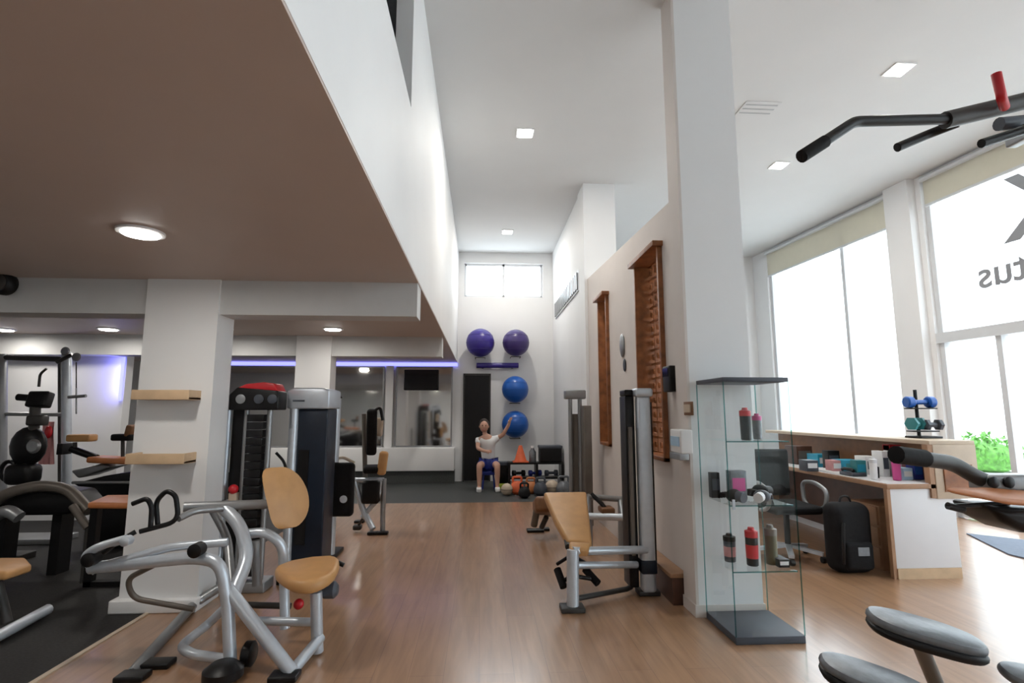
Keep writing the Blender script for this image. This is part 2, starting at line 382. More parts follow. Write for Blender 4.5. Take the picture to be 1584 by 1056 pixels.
# ------------------------------------------------------------------ lamps in the ceilings
def downlight(p, r, lab, grp, energy, square=False):
    t = thing('downlight', p, lab, 'ceiling light', grp); x, y, z = p
    if square:
        MB().box((x-r-.02, y-r-.02, z-.012), (x+r+.02, y+r+.02, z)).build('trim_ring', 'white', t)
        MB().box((x-r, y-r, z-.02), (x+r, y+r, z-.012)).build('diffuser', 'lamp', t)
    else:
        MB().lathe([(r+.02, 0), (r+.02, -.012), (r, -.014)], p).build('trim_ring', 'white', t)
        MB().lathe([(r, -.012), (r*.9, -.022)], p).build('diffuser', 'lamp', t)
    l = bpy.data.lights.new('lamp', 'AREA'); l.shape = 'DISK'; l.size = r*2; l.energy = energy; l.color = (1, .95, .87)
    o = bpy.data.objects.new('lamp', l); COL.objects.link(o); o.parent = t; o.location = (0, 0, -.05)
for (px, py), lab in (((812, 205), 'square ceiling light in the tall white nave, nearer one'), ((785, 358), 'small ceiling light in the tall nave, before the high window'), ((1390, 107), 'ceiling light above the pull-up handles, brightest at top right'), ((1205, 255), 'ceiling light beyond the white pillar, near the window blinds')):
    downlight(at(px, py, Z=ZC).to_tuple(), .085, lab, 'ceiling lights', 14, True)
for (px, py), lab in (((218, 358), 'round light in the brown low ceiling, nearest and largest'), ((168, 508), 'light in the low ceiling left of the shelf pillar'), ((345, 508), 'light in the low ceiling beside the shelf pillar edge'), ((515, 508), 'light in the low ceiling over the mirror area'), ((6, 509), 'light in the low ceiling at the far left edge')):
    downlight(at(px, py, Z=ZL).to_tuple(), .10, lab, 'low ceiling lights', 5 if py < 400 else 3.2)
for x, y, lab in ((-1.93, -.6, 'added unseen round light in the low ceiling behind the viewpoint, near the parapet'), (-4.6, -.6, 'added unseen round light in the low ceiling behind the viewpoint, farther left'), (-4.6, 3.0, 'added unseen round light in the low ceiling left of the nearest one')):  # lamps added out of view to brighten the left zone and low ceiling
    downlight((x, y, ZL), .10, lab, 'low ceiling lights', 5)
for x, lab in ((-4.1, 'added unseen round light in the low ceiling before the far mirrors, left of two'), (-2.75, 'added unseen round light in the low ceiling before the far mirrors, right of two')):  # unseen lamps added behind the beam to lift the mirrors and ledge
    downlight((x, 9.5, ZL), .10, lab, 'low ceiling lights', 7)
t = thing('ceiling_vent', at(1170, 165, Z=ZC).to_tuple(), 'slim white air vent in the ceiling beside the pillar', 'vent')
c = at(1172, 168, Z=ZC)
MB().box((c.x-.20, c.y-.14, ZC-.012), (c.x+.20, c.y+.14, ZC)).build('frame', 'ceiling_paint', t)
for i in range(3): MB().box((c.x-.18, c.y-.10+i*.08, ZC-.016), (c.x+.18, c.y-.08+i*.08, ZC-.012)).build('slat', 'grey_paint', t)
t = thing('wall_vent', (1.5, 9.6, 3.3), 'long grey ventilation grille high on the right wall', 'vent')
MB().box((1.50, 7.98, 3.28), (1.52, 10.6, 3.60)).build('frame', 'white_frame', t)
for i in range(16): MB().box((1.475, 8.04+i*.16, 3.31), (1.50, 8.13+i*.16, 3.57)).build('slat', 'grey_metal', t)
t = thing('speaker', (-3.66, 4.05, 2.29), 'round black loudspeaker fixed to the beam at far left', 'speaker')
c = at(0, 437, Y=4.08)
MB().lathe([(.05, .06), (.085, .05), (.09, 0), (.07, -.03)], (c.x, 4.09, c.z), 'y').build('housing', 'black', t)
MB().lathe([(.06, .0), (.05, -.012), (.015, -.02)], (c.x, 4.06, c.z), 'y').build('cone', 'dark_metal', t)
# ------------------------------------------------------------------ wooden lattice windows in the partition wall
def lattice(y0, y1, z0, z1, lab):
    t = thing('lattice_screen', (1.6, (y0+y1)/2, z0), lab, 'window screen')
    x0, x1 = 1.50, 1.76; f = MB(); k = .035
    f.box((x0, y0, z0), (x1, y0+k, z1)); f.box((x0, y1-k, z0), (x1, y1, z1)); f.box((x0, y0, z0), (x1, y1, z0+k)); f.box((x0-.05, y0-.03, z1-k), (x1, y1+.03, z1+.01))
    f.build('frame', 'frame_wood', t, bevel=.004)
    g = MB(); n = 13; 
    for i in range(n+1):
        z = z0+k+(z1-z0-2*k)*i/n; g.box((1.64, y0+k, z-.009), (1.665, y1-k, z+.009))
    m_ = max(2, int((y1-y0)/.12))
    for i in range(1, m_):
        y = y0+(y1-y0)*i/m_; g.box((1.64, y-.009, z0+k), (1.665, y+.009, z1-k))
    for i in range(n):
        z = z0+k+(z1-z0-2*k)*(i+.5)/n
        for j in range(m_):
            y = y0+(y1-y0)*(j+.5)/m_; g.lathe([(.027, 1.642), (.027, 1.662)], (0, y, z), 'x', 8)
    g.build('lattice', 'frame_wood', t)
lattice(4.33, 5.05, 1.0, 2.85, 'tall brown wooden lattice window, the nearer and wider of two')
lattice(6.25, 6.72, 1.0, 2.85, 'tall brown wooden lattice window, the farther and narrower of two')
# small things on partition and pillar
def onwall(name, px0, px1, py0, py1, dx, m, lab, cat, X=1.52, bev=.01):
    a = at(px0, (py0+py1)/2, X=X); b = at(px1, (py0+py1)/2, X=X); zt = at((px0+px1)/2, py0, X=X).z; zb = at((px0+px1)/2, py1, X=X).z
    t = thing(name, (X, (a.y+b.y)/2, zb), lab, cat)
    MB().box((X-dx, a.y, zb), (X, b.y, zt)).build('body', m, t, bevel=bev)
    return t, a.y, b.y, zb, zt
t, ya, yb, za, zb = onwall('wall_phone', 1038, 1049, 566, 606, .07, 'black', 'small black box mounted on the beige wall beside the lattice', 'wall box', 1.54)
MB().box((1.463, yb+.02, za+.12), (1.47, ya-.02, zb-.02)).build('screen', 'screen', t)
t, ya, yb, za, zb = onwall('switch_plate', 1060, 1073, 621, 642, .012, 'brown_vinyl', 'small brown switch plate on the pillar side', 'switch', 1.50, .003)
MB().box((1.48, yb+.02, za+.02), (1.489, ya-.02, zb-.02)).build('rocker', 'pale_wood', t)
t, ya, yb, za, zb = onwall('soap_dispenser', 1055, 1072, 664, 700, .09, 'white', 'white and grey dispenser on the pillar side below the switch', 'dispenser', 1.50)
MB().box((1.40, yb+.005, za-.045), (1.47, ya-.005, za)).build('nozzle', 'grey_metal', t, bevel=.005)
MB().box((1.404, yb+.02, za+.05), (1.409, ya-.02, zb-.05)).build('window', 'pale_blue', t)
t = thing('wall_clock', (1.53, 5.72, 1.97), 'small grey oval fitting on the beige wall between lattices', 'wall ornament')
MB().ball((1.53, 5.65, 2.12), .13, 16, (.18, .6, 1)).build('body', 'grey_metal', t)
MB().ball((1.53, 5.58, 1.90), .07, 14, (.2, .6, 1)).build('lower_disc', 'slate', t)
t = thing('wooden_step', (1.42, 4.2, 0), 'dark wooden step box at the foot of the beige wall', 'step')
MB().box((1.42, 4.03, 0), (1.535, 4.75, .19)).build('body', 'dark_wood', t)
MB().box((1.405, 4.03, .19), (1.535, 4.77, .22)).build('top_board', 'mid_wood', t, bevel=.004)
# shelves on the left pillar
for (py0, py1, lab) in ((603, 618, 'upper light wood wall shelf on the white pillar'), (701, 717, 'lower light wood wall shelf on the white pillar')):
    z1 = at(250, py0, Y=4.0).z; z0 = at(250, py1, Y=4.0).z
    t = thing('wall_shelf', (-2.33, 4.13, z0), lab, 'shelf')
    MB().box((-2.50, 3.97, z0), (-2.10, 4.128, z0+.02)).build('board', 'light_wood', t, bevel=.003)
    MB().box((-2.50, 3.96, z0), (-2.10, 3.975, z1)).build('front_lip', 'light_wood', t, bevel=.003)
    for x in (-2.50, -2.115): MB().box((x, 3.97, z0), (x+.015, 4.128, z1)).build('side_lip', 'light_wood', t)
# ------------------------------------------------------------------ helpers for gym machines
def P(lst, Y=None): return [at(a[0], a[1], Y=(a[2] if len(a) > 2 else Y)) for a in lst]
def tub(t, pts, r, name='frame_tube', m='silver', rd=.06, Y=None): return MB().tube(P(pts, Y), r, 12, rd).build(name, m, t)
def foot(t, px, py, sx=.12, sy=.07, h=.035, m='black'):
    c = at(px, py, Z=.0); return MB().box((c.x-sx/2, c.y-sy/2, 0), (c.x+sx/2, c.y+sy/2, h)).build('foot', m, t, bevel=.008)
def stack(t, x0, x1, y0, y1, z0, z1, n=14, m='black'):
    h = (z1-z0)/n
    for i in range(n): MB().box((x0, y0, z0+i*h), (x1, y1, z0+(i+1)*h-.006)).build('weight_plate', m, t, bevel=.003)
def rnd(pts, n=2):
    for _ in range(n):
        q = []
        for a, b in zip(pts, pts[1:]+pts[:1]): q += [a.lerp(b, .25), a.lerp(b, .75)]
        pts = q
    return pts
def rot_pad(c, sx, sy, sz, e): return MB().box((-sx/2, -sy/2, -sz/2), (sx/2, sy/2, sz/2), Matrix.Translation(V(c)) @ Euler([math.radians(a) for a in e]).to_matrix().to_4x4())
def disc_pad(c, rx, ry, th, e, n=32, mid=0):
    R = Euler([math.radians(a) for a in e]).to_matrix(); mb = MB(); prof = [(.86, -th/2), (.96, -th*.4), (1, -th*.15), (1, th*.15), (.96, th*.4), (.86, th/2)]
    vs = []
    for r, h in prof:
        for j in range(n):
            a = 2*math.pi*j/n; sup = 2/2.6
            x = math.copysign(abs(math.cos(a))**sup, math.cos(a))*rx*r; y = math.copysign(abs(math.sin(a))**sup, math.sin(a))*ry*r
            vs.append(V(c)+R@Vector((x, y, h)))
    fs = [[i*n+j, i*n+(j+1) % n, (i+1)*n+(j+1) % n, (i+1)*n+j] for i in range(len(prof)-1) for j in range(n)]
    fs += [list(range(n-1, -1, -1)), [(len(prof)-1)*n+j for j in range(n)]]
    return mb.add(vs, fs)
# ------------------------------------------------------------------ M1: seated machine in the left foreground
t = thing('row_machine', (-1.4, 3.4, 0), 'silver seated weight machine with tan back pad and seat, left foreground', 'exercise machine')
tub(t, [(203, 1043, 3.19), (302, 932, 4.15), (345, 905, 4.25)], .032, 'base_rail', 'grey_metal')
tub(t, [(360, 1020, 3.2), (298, 1012, 3.25), (278, 1000, 3.35), (322, 965, 3.6), (350, 938, 3.5)], .026, 'base_rail')
tub(t, [(357, 1036, 3.18), (352, 925, 3.2), (340, 868, 3.2), (300, 862, 3.25), (140, 878, 3.3)], .034, 'main_arm', rd=.16)
tub(t, [(352, 838, 3.35), (262, 846, 3.3), (205, 862, 3.28), (140, 880, 3.3)], .024, 'link_arm')
tub(t, [(196, 833, 3.25), (150, 846, 3.25), (128, 862, 3.28), (150, 884, 3.3)], .024, 'pivot_arm')
tub(t, [(250, 868, 3.35), (196, 895, 3.4), (205, 925, 3.45), (300, 942, 3.5)], .016, 'cable_guard', 'taupe_metal', .12)
for p in ((142, 864, 3.26), (196, 836, 3.2), (305, 850, 3.2)):
    c = at(*p[:2], Y=p[2]); k_ = .6 if p[0] == 196 else .85; MB().lathe([(.03*k_, -.05*k_), (.045*k_, -.04*k_), (.045*k_, .04*k_), (.03*k_, .05*k_)], c, 'y', 16).build('pivot_bolt', 'black' if p[0] != 196 else 'silver', t)
tub(t, [(344, 783, 3.6), (372, 812, 3.55), (384, 862, 3.48), (356, 930, 3.26)], .040, 'cam_arc', rd=.35)
tub(t, [(330, 790, 3.65), (352, 830, 3.65), (360, 925, 3.4)], .026, 'cam_arc', 'grey_metal', rd=.2)
tub(t, [(284, 784, 3.5), (420, 779, 3.7)], .03, 'cross_bar', 'grey_metal')
tub(t, [(378, 826, 3.6), (412, 822, 3.6), (437, 842, 3.62), (440, 905, 3.65), (441, 972, 3.62)], .03, 'seat_post', rd=.15)
tub(t, [(395, 836, 3.7), (398, 905, 3.7)], .03, 'inner_post', 'grey_metal')
tub(t, [(350, 908, 3.22), (452, 1040, 3.12)], .036, 'diagonal_leg')
tub(t, [(452, 1038, 3.14), (496, 985, 3.38)], .03, 'base_rail')
tub(t, [(489, 915, 3.36), (491, 1008, 3.38)], .034, 'seat_post')
tub(t, [(395, 960, 3.55), (490, 962, 3.5)], .025, 'cross_bar')
tub(t, [(372, 935, 3.75), (450, 937, 3.75)], .02, 'cross_bar', 'dark_metal')
# seat and back pad
s0 = MB().prism(rnd(P([(418, 873, 3.40), (462, 864, 3.62), (524, 854, 3.62), (526, 876, 3.30), (490, 903, 3.10), (444, 897, 3.12)])), (0, 0, -.07))
s0.build('seat', 'tan', t, bevel=.028, seg=4)
MB().prism(P([(462, 900, 3.2), (500, 896, 3.25), (500, 890, 3.45), (462, 892, 3.45)]), (0, 0, -.05)).build('seat_plate', 'black', t, bevel=.005)
bk = MB().prism(rnd(P([(402, 727, 3.50), (424, 721, 3.57), (448, 736, 3.64), (462, 765, 3.67), (461, 796, 3.63), (443, 819, 3.54), (422, 817, 3.46), (412, 775, 3.46)])), (.055, .045, 0))
bk.build('back_pad', 'tan', t, bevel=.024, seg=4)
rot_pad(at(440, 800, Y=3.72), .12, .06, .10, (0, 0, 30)).build('pad_bracket', 'black', t, bevel=.01)
# handles
h1 = tub(t, [(244, 812, 3.35), (241, 775, 3.35), (258, 758, 3.35), (272, 766, 3.35), (277, 806, 3.35), (216, 822, 3.3)], .014, 'handle', 'black', .09)
tub(t, [(205, 779, 3.3), (228, 770, 3.3), (235, 784, 3.3), (233, 814, 3.3)], .014, 'handle', 'black', .07)
tub(t, [(210, 822, 3.3), (182, 838, 3.25), (160, 855, 3.25)], .014, 'handle', 'black', .05)
tub(t, [(276, 802, 3.35), (300, 790, 3.45), (345, 786, 3.55)], .020, 'handle_arm', 'grey_metal')
tub(t, [(519, 868, 3.5), (532, 874, 3.5)], .014, 'adjust_lever', 'black')
c = at(462, 934, Y=3.3); MB().ball(c, .03, 14).build('adjust_knob', 'red', t)
c = at(510, 912, Y=3.5); MB().lathe([(.03, -.05), (.05, -.03), (.05, .03), (.03, .05)], c, 'x', 16).build('ankle_roller', 'slate', t)
for p in ((205, 1050), (345, 1045), (440, 1050), (245, 975 + 55)): foot(t, p[0], p[1], .15, .10, .03)
c = at(345, 1040, Z=.04); MB().lathe([(.07, -.02), (.10, 0), (.10, .04), (.06, .07)], (c.x, c.y, 0.02)).build('base_hub', 'black', t)
c = at(385, 1015, Z=.06); MB().lathe([(.05, -.03), (.065, -.02), (.065, .02), (.05, .03)], (c.x, c.y, .075), 'x', 20).build('wheel', 'black', t)
# ------------------------------------------------------------------ tower 1 (with red cap)
t = thing('weight_stack_machine', (-1.75, 4.5, 0), 'grey framed weight stack machine with red and black top housing', 'exercise machine')
Y1 = 4.55; zt = at(400, 634, Y=Y1).z; zb = at(400, 775, Y=Y1).z
xa, xb, xc, xd = [at(px, 700, Y=Y1).x for px in (349, 378, 414, 432)]
for x, r in ((xa, .032), (xb, .020), (xc, .022)): MB().tube([(x, Y1, .03), (x, Y1, zt)], r).build('upright', 'grey_metal' if r < .03 else 'silver', t)
stack(t, xb+.03, xc-.03, Y1-.06, Y1+.09, .12, zt-.03, 20)
MB().box((xa+.03, Y1+.02, .1), (xb-.02, Y1+.06, zt)).build('rear_panel', 'black', t)
MB().box((xa-.03, Y1-.04, zb-.03), (xd, Y1+.04, zb+.015)).build('cross_bar', 'grey_metal', t, bevel=.006)
MB().box((xa-.03, Y1-.08, .0), (xd-.03, Y1+.12, .08)).build('base', 'grey_metal', t, bevel=.01)
z0, z1 = at(400, 634, Y=Y1).z, at(400, 603, Y=Y1).z; xq, xr = at(357, 700, Y=Y1).x, at(433, 700, Y=Y1).x
MB().prism([(xq, Y1-.10, z0), (xr, Y1-.10, z0), (xr, Y1-.10, z1-.02), (xr-.05, Y1-.10, z1+.02), (xq+.06, Y1-.10, z1+.02), (xq, Y1-.10, z1-.04)], (0, .2, 0)).build('top_housing', 'black', t, bevel=.012)
MB().prism([(xq+.07, Y1-.105, z1+.015), (xr-.01, Y1-.105, z1-.01), (xr-.04, Y1-.105, z1+.05), (xr-.12, Y1-.105, z1+.06), (xq+.13, Y1-.105, z1+.045)], (0, .2, 0)).build('top_cover', 'red', t, bevel=.006)
for px in (372, 400, 421):
    c = at(px, 617, Y=Y1-.11); MB().lathe([(.030, 0), (.038, -.006), (.038, -.012), (.02, -.016)], (c.x, Y1-.10, c.z), 'y', 18).build('pulley', 'grey_metal' if px == 372 else 'slate', t)
c = at(362, 756, Y=Y1-.05); MB().ball((c.x, Y1-.06, c.z), .038, 16).build('selector_knob', 'red', t)
MB().box((c.x-.03, Y1-.07, c.z-.10), (c.x+.03, Y1-.01, c.z-.03)).build('knob_bracket', 'pale_wood', t)
MB().tube([(xa-.16, Y1-.05, .0), (xa-.16, Y1-.05, at(295, 740, Y=Y1).z)], .018).build('side_post', 'black', t)
MB().box((xa-.17, Y1-.06, .0), (xa, Y1+.0, .04)).build('side_foot', 'black', t)
# ------------------------------------------------------------------ tower 2 navy shroud
t = thing('weight_tower', (-1.5, 5.05, 0), 'tall weight tower with silver cap and dark navy shroud', 'exercise machine')
Y2 = 4.75
xa, xb, xc = at(450, 760, Y=Y2).x, at(456, 760, Y=Y2).x, at(503, 760, Y=Y2).x
zt = at(470, 632, Y=Y2).z; zz = at(470, 600, Y=Y2).z
MB().box((xb, Y2-.02, .05), (xc, Y2+.28, zt)).build('shroud', 'navy', t, bevel=.012)
MB().box((xb+.02, Y2-.028, .30), (xb+.11, Y2-.02, zt-.35)).build('shroud_panel', 'black', t)
MB().tube([(xa, Y2-.02, .02), (xa, Y2-.02, zt+.02)], .038).build('upright', 'silver', t)
MB().prism([(xa-.05, Y2-.07, zt), (xc+.02, Y2-.07, zt), (xc+.02, Y2-.07, zz-.02), (xc-.04, Y2-.07, zz), (xa+.0, Y2-.07, zz), (xa-.05, Y2-.07, zz-.03)], (0, .38, 0)).build('cap', 'silver', t, bevel=.015)
MB().box((xa+.0, Y2-.076, zt+.06), (xa+.10, Y2-.07, zt+.075)).build('badge', 'slate', t)
MB().box((xa-.05, Y2-.10, 0), (xc+.03, Y2+.32, .05)).build('base', 'black', t, bevel=.01)
tub(t, [(427, 700, 4.72), (441, 715, 4.72), (444, 760, 4.72)], .012, 'cable', 'black')
# ------------------------------------------------------------------ tower 3
t = thing('pulley_machine', (-1.5, 5.4, 0), 'weight machine with slim silver upright and round-cornered black shroud', 'exercise machine')
Y3 = 5.45
xu = at(517, 700, Y=Y3).x; zt = at(517, 616, Y=Y3).z
MB().tube([(xu, Y3, .02), (xu, Y3, zt)], .046).build('upright', 'silver', t)
MB().lathe([(.05, 0), (.055, .01), (.04, .03)], (xu, Y3, zt)).build('end_cap', 'black', t)
x0, x1 = at(502, 760, Y=Y3-.15).x, at(546, 760, Y=Y3-.15).x; z0, z1 = at(524, 800, Y=Y3-.15).z, at(524, 716, Y=Y3-.15).z
MB().box((x0, Y3-.15, z0), (x1, Y3-.05, z1)).build('shroud', 'black_soft', t, bevel=.04, seg=4)
c = at(531, 772, Y=Y3-.155); MB().lathe([(.036, 0), (.033, -.008)], (c.x, Y3-.15, c.z), 'y').build('badge', 'white_frame', t)
MB().box((xu-.06, Y3-.12, 0), (xu+.06, Y3+.3, .04)).build('base', 'black', t, bevel=.01)
xx = at(497, 700, Y=Y3).x; MB().tube([(xx, Y3+.2, .03), (xx, Y3+.2, zt-.1)], .018).build('guide_rod', 'pale_wood', t)
MB().box((xx-.03, Y3+.15, 0), (xu, Y3+.25, .03)).build('base_bar', 'grey_metal', t)
tub(t, [(505, 716, 5.5), (530, 706, 5.5), (548, 716, 5.5)], .015, 'handle', 'pale_wood', .05)
# ------------------------------------------------------------------ M4 machine at mid distance left
t = thing('leg_extension_machine', (-1.2, 6.6, 0), 'seated machine with dark back pad and tan knee pad, before the mirror', 'exercise machine')
Y4 = 6.5
tub(t, [(548, 742, Y4), (562, 790, Y4), (577, 818, 6.4)], .035, 'front_leg')
tub(t, [(590, 744, Y4), (586, 770, Y4), (560, 800, Y4)], .03, 'front_leg')
tub(t, [(594, 740, Y4), (592, 800, Y4), (592, 822, Y4)], .03, 'rear_leg', 'grey_metal')
tub(t, [(548, 742, Y4), (594, 742, Y4)], .028, 'cross_bar')
tub(t, [(563, 640, Y4+.1), (565, 745, Y4+.1)], .028, 'upright', 'taupe_metal')
rot_pad(at(575, 668, Y=Y4), .12, .10, .55, (8, 0, 6)).build('back_pad', 'black_soft', t, bevel=.035, seg=4)
rot_pad(at(576, 725, Y=Y4), .20, .32, .08, (0, 0, 10)).build('seat', 'black_soft', t, bevel=.03, seg=4)
rot_pad(at(592, 716, Y=Y4-.1), .10, .10, .27, (0, 6, 0)).build('knee_pad', 'tan', t, bevel=.03, seg=4)
rot_pad(at(586, 660, Y=Y4+.15), .10, .08, .22, (0, 4, 0)).build('arm_pad', 'pale_wood', t, bevel=.02)
tub(t, [(574, 640, Y4-.05), (588, 628, Y4-.05), (592, 650, Y4-.05)], .018, 'handle', 'black', .06)
rot_pad(at(575, 760, Y=Y4), .20, .2, .26, (0, 0, 0)).build('weight_box', 'black', t, bevel=.03)
for p in ((577, 826), (592, 826), (556, 808)): foot(t, p[0], p[1], .12, .10, .03)
rot_pad(at(553, 815, Y=6.6), .10, .1, .06, (0, 0, 0)).build('counterweight', 'dark_metal', t, bevel=.02)
tub(t, [(553, 815, 6.6), (562, 800, 6.5)], .015, 'weight_arm', 'dark_metal')
# ------------------------------------------------------------------ R1: tan bench with tower on the right
t = thing('bench_machine', (1.0, 4.2, 0), 'tan padded bench machine with tall silver tower beside the lattice wall', 'exercise machine')
MB().prism(P([(841, 760, 4.75), (907, 759, 4.75), (912, 800, 4.38), (916, 838, 4.10), (878, 836, 4.10), (858, 800, 4.38)]), (0, .02, -.07)).build('back_pad', 'tan', t, bevel=.022, seg=4)
MB().prism(P([(880, 836, 4.10), (916, 838, 4.10), (910, 850, 4.0), (882, 850, 4.0)]), (0, .02, -.06)).build('seat', 'tan', t, bevel=.02, seg=3)
tub(t, [(886, 850, 4.0), (886, 940, 3.97)], .044, 'front_post')
tub(t, [(886, 852, 4.02), (1000, 850, 4.22)], .030, 'upper_rail')
tub(t, [(890, 874, 4.02), (985, 873, 4.25)], .026, 'lower_rail')
tub(t, [(866, 776, 4.7), (880, 846, 4.1)], .028, 'pad_support', 'dark_metal')
xu = at(998, 760, Y=4.25).x; zt = at(995, 612, Y=4.25).z
MB().box((xu-.055, 4.20, .03), (xu+.055, 4.30, zt)).build('upright', 'silver', t, bevel=.025)
xs = at(972, 760, Y=4.3).x
MB().box((xs-.015, 4.27, .05), (xs+.06, 4.45, zt+.0)).build('shroud', 'black', t, bevel=.01)
MB().box((xs-.0, 4.23, .3), (xs+.025, 4.27, zt-.25)).build('shroud_edge', 'taupe_metal', t)
MB().box((xs+.05, 4.18, zt-.01), (xu+.07, 4.34, zt+.06)).build('cap', 'silver', t, bevel=.02)
MB().box((xs-.02, 4.26, zt+.0), (xs+.05, 4.42, zt+.05)).build('rear_cap', 'black', t, bevel=.01)
MB().box((xu+.045, 4.26, .2), (xu+.08, 4.36, zt-.05)).build('rear_rod', 'black', t)
MB().box((xu-.06, 4.19, .17), (xu+.06, 4.31, .27)).build('sleeve', 'navy', t, bevel=.01)
for p in ((885, 944), (1002, 918)): foot(t, p[0], p[1], .17, .13, .035, 'dark_metal')
for a, b in (((862, 880), (872, 908)), ((905, 880), (925, 902))):
    MB().tube(P([(a[0], a[1], 4.15), (b[0], b[1], 4.05)]), .028, 12).build('ankle_roller', 'black_soft', t)
tub(t, [(868, 900, 4.1), (886, 890, 4.02), (914, 895, 4.08)], .015, 'roller_arm', 'black')
tub(t, [(862, 872, 4.15), (884, 858, 4.05), (908, 872, 4.12)], .013, 'roller_arm', 'black')
MB().tube([(xs, 4.3, .05), (xs-.05, 4.25, .05), (at(886, 900, Y=4).x, 4.05, .05)], .02).build('floor_rail', 'dark_metal', t)
# ------------------------------------------------------------------ R2: farther machine
t = thing('bench_machine', (1.0, 6.6, 0), 'farther weight machine with brown seat, beyond the tan bench', 'exercise machine')
Y5 = 6.9
for px in (883, 898):
    x = at(px, 700, Y=Y5).x; MB().tube([(x, Y5, .02), (x, Y5, at(px, 612, Y=Y5).z)], .028).build('upright', 'grey_metal', t)
x0, x1 = at(886, 700, Y=Y5).x, at(896, 700, Y=Y5).x
MB().box((x0, Y5+.02, .1), (x1, Y5+.08, at(890, 640, Y=Y5).z)).build('weight_panel', 'taupe_metal', t)
x0, x1 = at(875, 700, Y=Y5).x, at(907, 700, Y=Y5).x; z0, z1 = at(890, 617, Y=Y5).z, at(890, 603, Y=Y5).z
MB().box((x0, Y5-.06, z0), (x1, Y5+.12, z1)).build('cap', 'grey_metal', t, bevel=.02)
x0, x1 = at(903, 700, Y=6.7).x, at(915, 700, Y=6.7).x
MB().box((x0, 6.65, .02), (x1, 6.85, at(909, 627, Y=6.65).z)).build('shroud', 'taupe_metal', t, bevel=.01)
rot_pad(at(842, 782, Y=6.2), .24, .34, .17, (-18, 0, 0)).build('seat', 'brown_vinyl', t, bevel=.04, seg=4)
tub(t, [(830, 790, 6.2), (826, 812, 6.3)], .04, 'front_leg', 'taupe_metal')
tub(t, [(845, 800, 6.2), (838, 815, 6.3)], .03, 'front_leg', 'dark_metal')
foot(t, 828, 822, .2, .12, .03); foot(t, 842, 820, .12, .1, .03)
tub(t, [(845, 795, 6.3), (890, 792, Y5)], .03, 'rail', 'grey_metal')
t = thing('cable_row_machine', (1.35, 5.6, 0), 'low silver frame machine against the beige wall behind the tower', 'exercise machine')
tub(t, [(908, 798, 5.5), (968, 800, 5.3)], .035, 'rail')
tub(t, [(908, 768, 5.6), (962, 772, 5.6)], .03, 'rail', 'grey_metal')
tub(t, [(915, 764, 5.6), (932, 780, 5.5), (940, 792, 5.5)], .022, 'handle', 'black', .05)
tub(t, [(912, 798, 5.5), (912, 852, 5.45)], .03, 'leg', 'grey_metal'); tub(t, [(960, 772, 5.6), (961, 846, 5.6)], .03, 'leg', 'grey_metal')
tub(t, [(960, 774, 5.6), (964, 800, 5.35)], .03, 'link', 'grey_metal'); tub(t, [(910, 768, 5.6), (910, 798, 5.5)], .03, 'link', 'grey_metal')
rot_pad(at(938, 788, Y=5.5), .14, .2, .06, (0, 0, 0)).build('seat', 'brown_vinyl', t, bevel=.02)
# ------------------------------------------------------------------ left zone equipment
t = thing('cable_crossover', (-4.9, 6.3, 0), 'tall silver cable station with dark top bar at far left', 'exercise machine')
Y6 = 6.3
tub(t, [(103, 545, Y6), (103, 760, Y6)], .048, 'upright'); tub(t, [(93, 556, Y6+.15), (93, 755, Y6+.15)], .022, 'upright', 'dark_metal')
tub(t, [(4, 548, Y6), (3, 765, Y6)], .045, 'upright', 'grey_metal')
tub(t, [(-10, 552, Y6), (104, 556, Y6)], .03, 'top_bar', 'dark_metal'); tub(t, [(0, 640, Y6), (98, 641, Y6)], .022, 'cross_bar', 'grey_metal')
tub(t, [(88, 560, Y6-.05), (112, 548, Y6-.05)], .022, 'pulley_arm', 'dark_metal')
for p in ((101, 543), (118, 552)):
    c = at(*p, Y=Y6-.08); MB().lathe([(.04, -.015), (.05, 0), (.04, .015)], c, 'y', 16).build('pulley', 'grey_metal', t)
tub(t, [(118, 560, 6.2), (118, 600, 6.2)], .006, 'cable', 'dark_metal'); tub(t, [(106, 614, 6.2), (133, 612, 6.2)], .018, 'handle', 'grey_metal')
tub(t, [(118, 600, 6.2), (118, 640, 6.2)], .008, 'cable', 'grey_metal')
c = at(97, 694, Y=6.15); MB().box((c.x-.03, 6.1, c.z-.06), (c.x+.03, 6.25, c.z+.06)).build('selector', 'black', t, bevel=.01)
MB().box((at(-8, 700, Y=Y6).x, 6.15, 0), (at(115, 700, Y=Y6).x, 6.5, .06)).build('base', 'grey_metal', t, bevel=.01)
t = thing('exercise_bike', (-4.95, 5.6, 0), 'black exercise bike with console before the cable station', 'exercise bike')
Y7 = 5.6
rot_pad(at(62, 618, Y=Y7), .20, .10, .16, (-15, 0, 0)).build('console', 'black', t, bevel=.02)
tub(t, [(28, 614, Y7), (52, 616, Y7)], .035, 'handlebar', 'black')
tub(t, [(60, 598, Y7), (62, 578, Y7), (72, 570, Y7)], .012, 'bottle_holder', 'dark_metal')
tub(t, [(55, 625, Y7), (53, 660, Y7), (42, 720, Y7)], .045, 'stem', 'dark_metal')
rot_pad(at(58, 650, Y=Y7-.05), .16, .1, .1, (0, 0, 0)).build('cup_tray', 'dark_metal', t, bevel=.02)
MB().ball(at(44, 690, Y=Y7), .17, 16, (1, .5, 1.15)).build('shroud', 'black', t)
c = at(52, 690, Y=Y7-.1); MB().lathe([(.05, -.02), (.07, 0), (.05, .02)], (c.x, Y7-.10, c.z), 'y', 18).build('crank_disc', 'grey_metal', t)
rot_pad(at(36, 733, Y=Y7), .26, .2, .20, (0, 0, 0)).build('flywheel_cover', 'black', t, bevel=.06, seg=4)
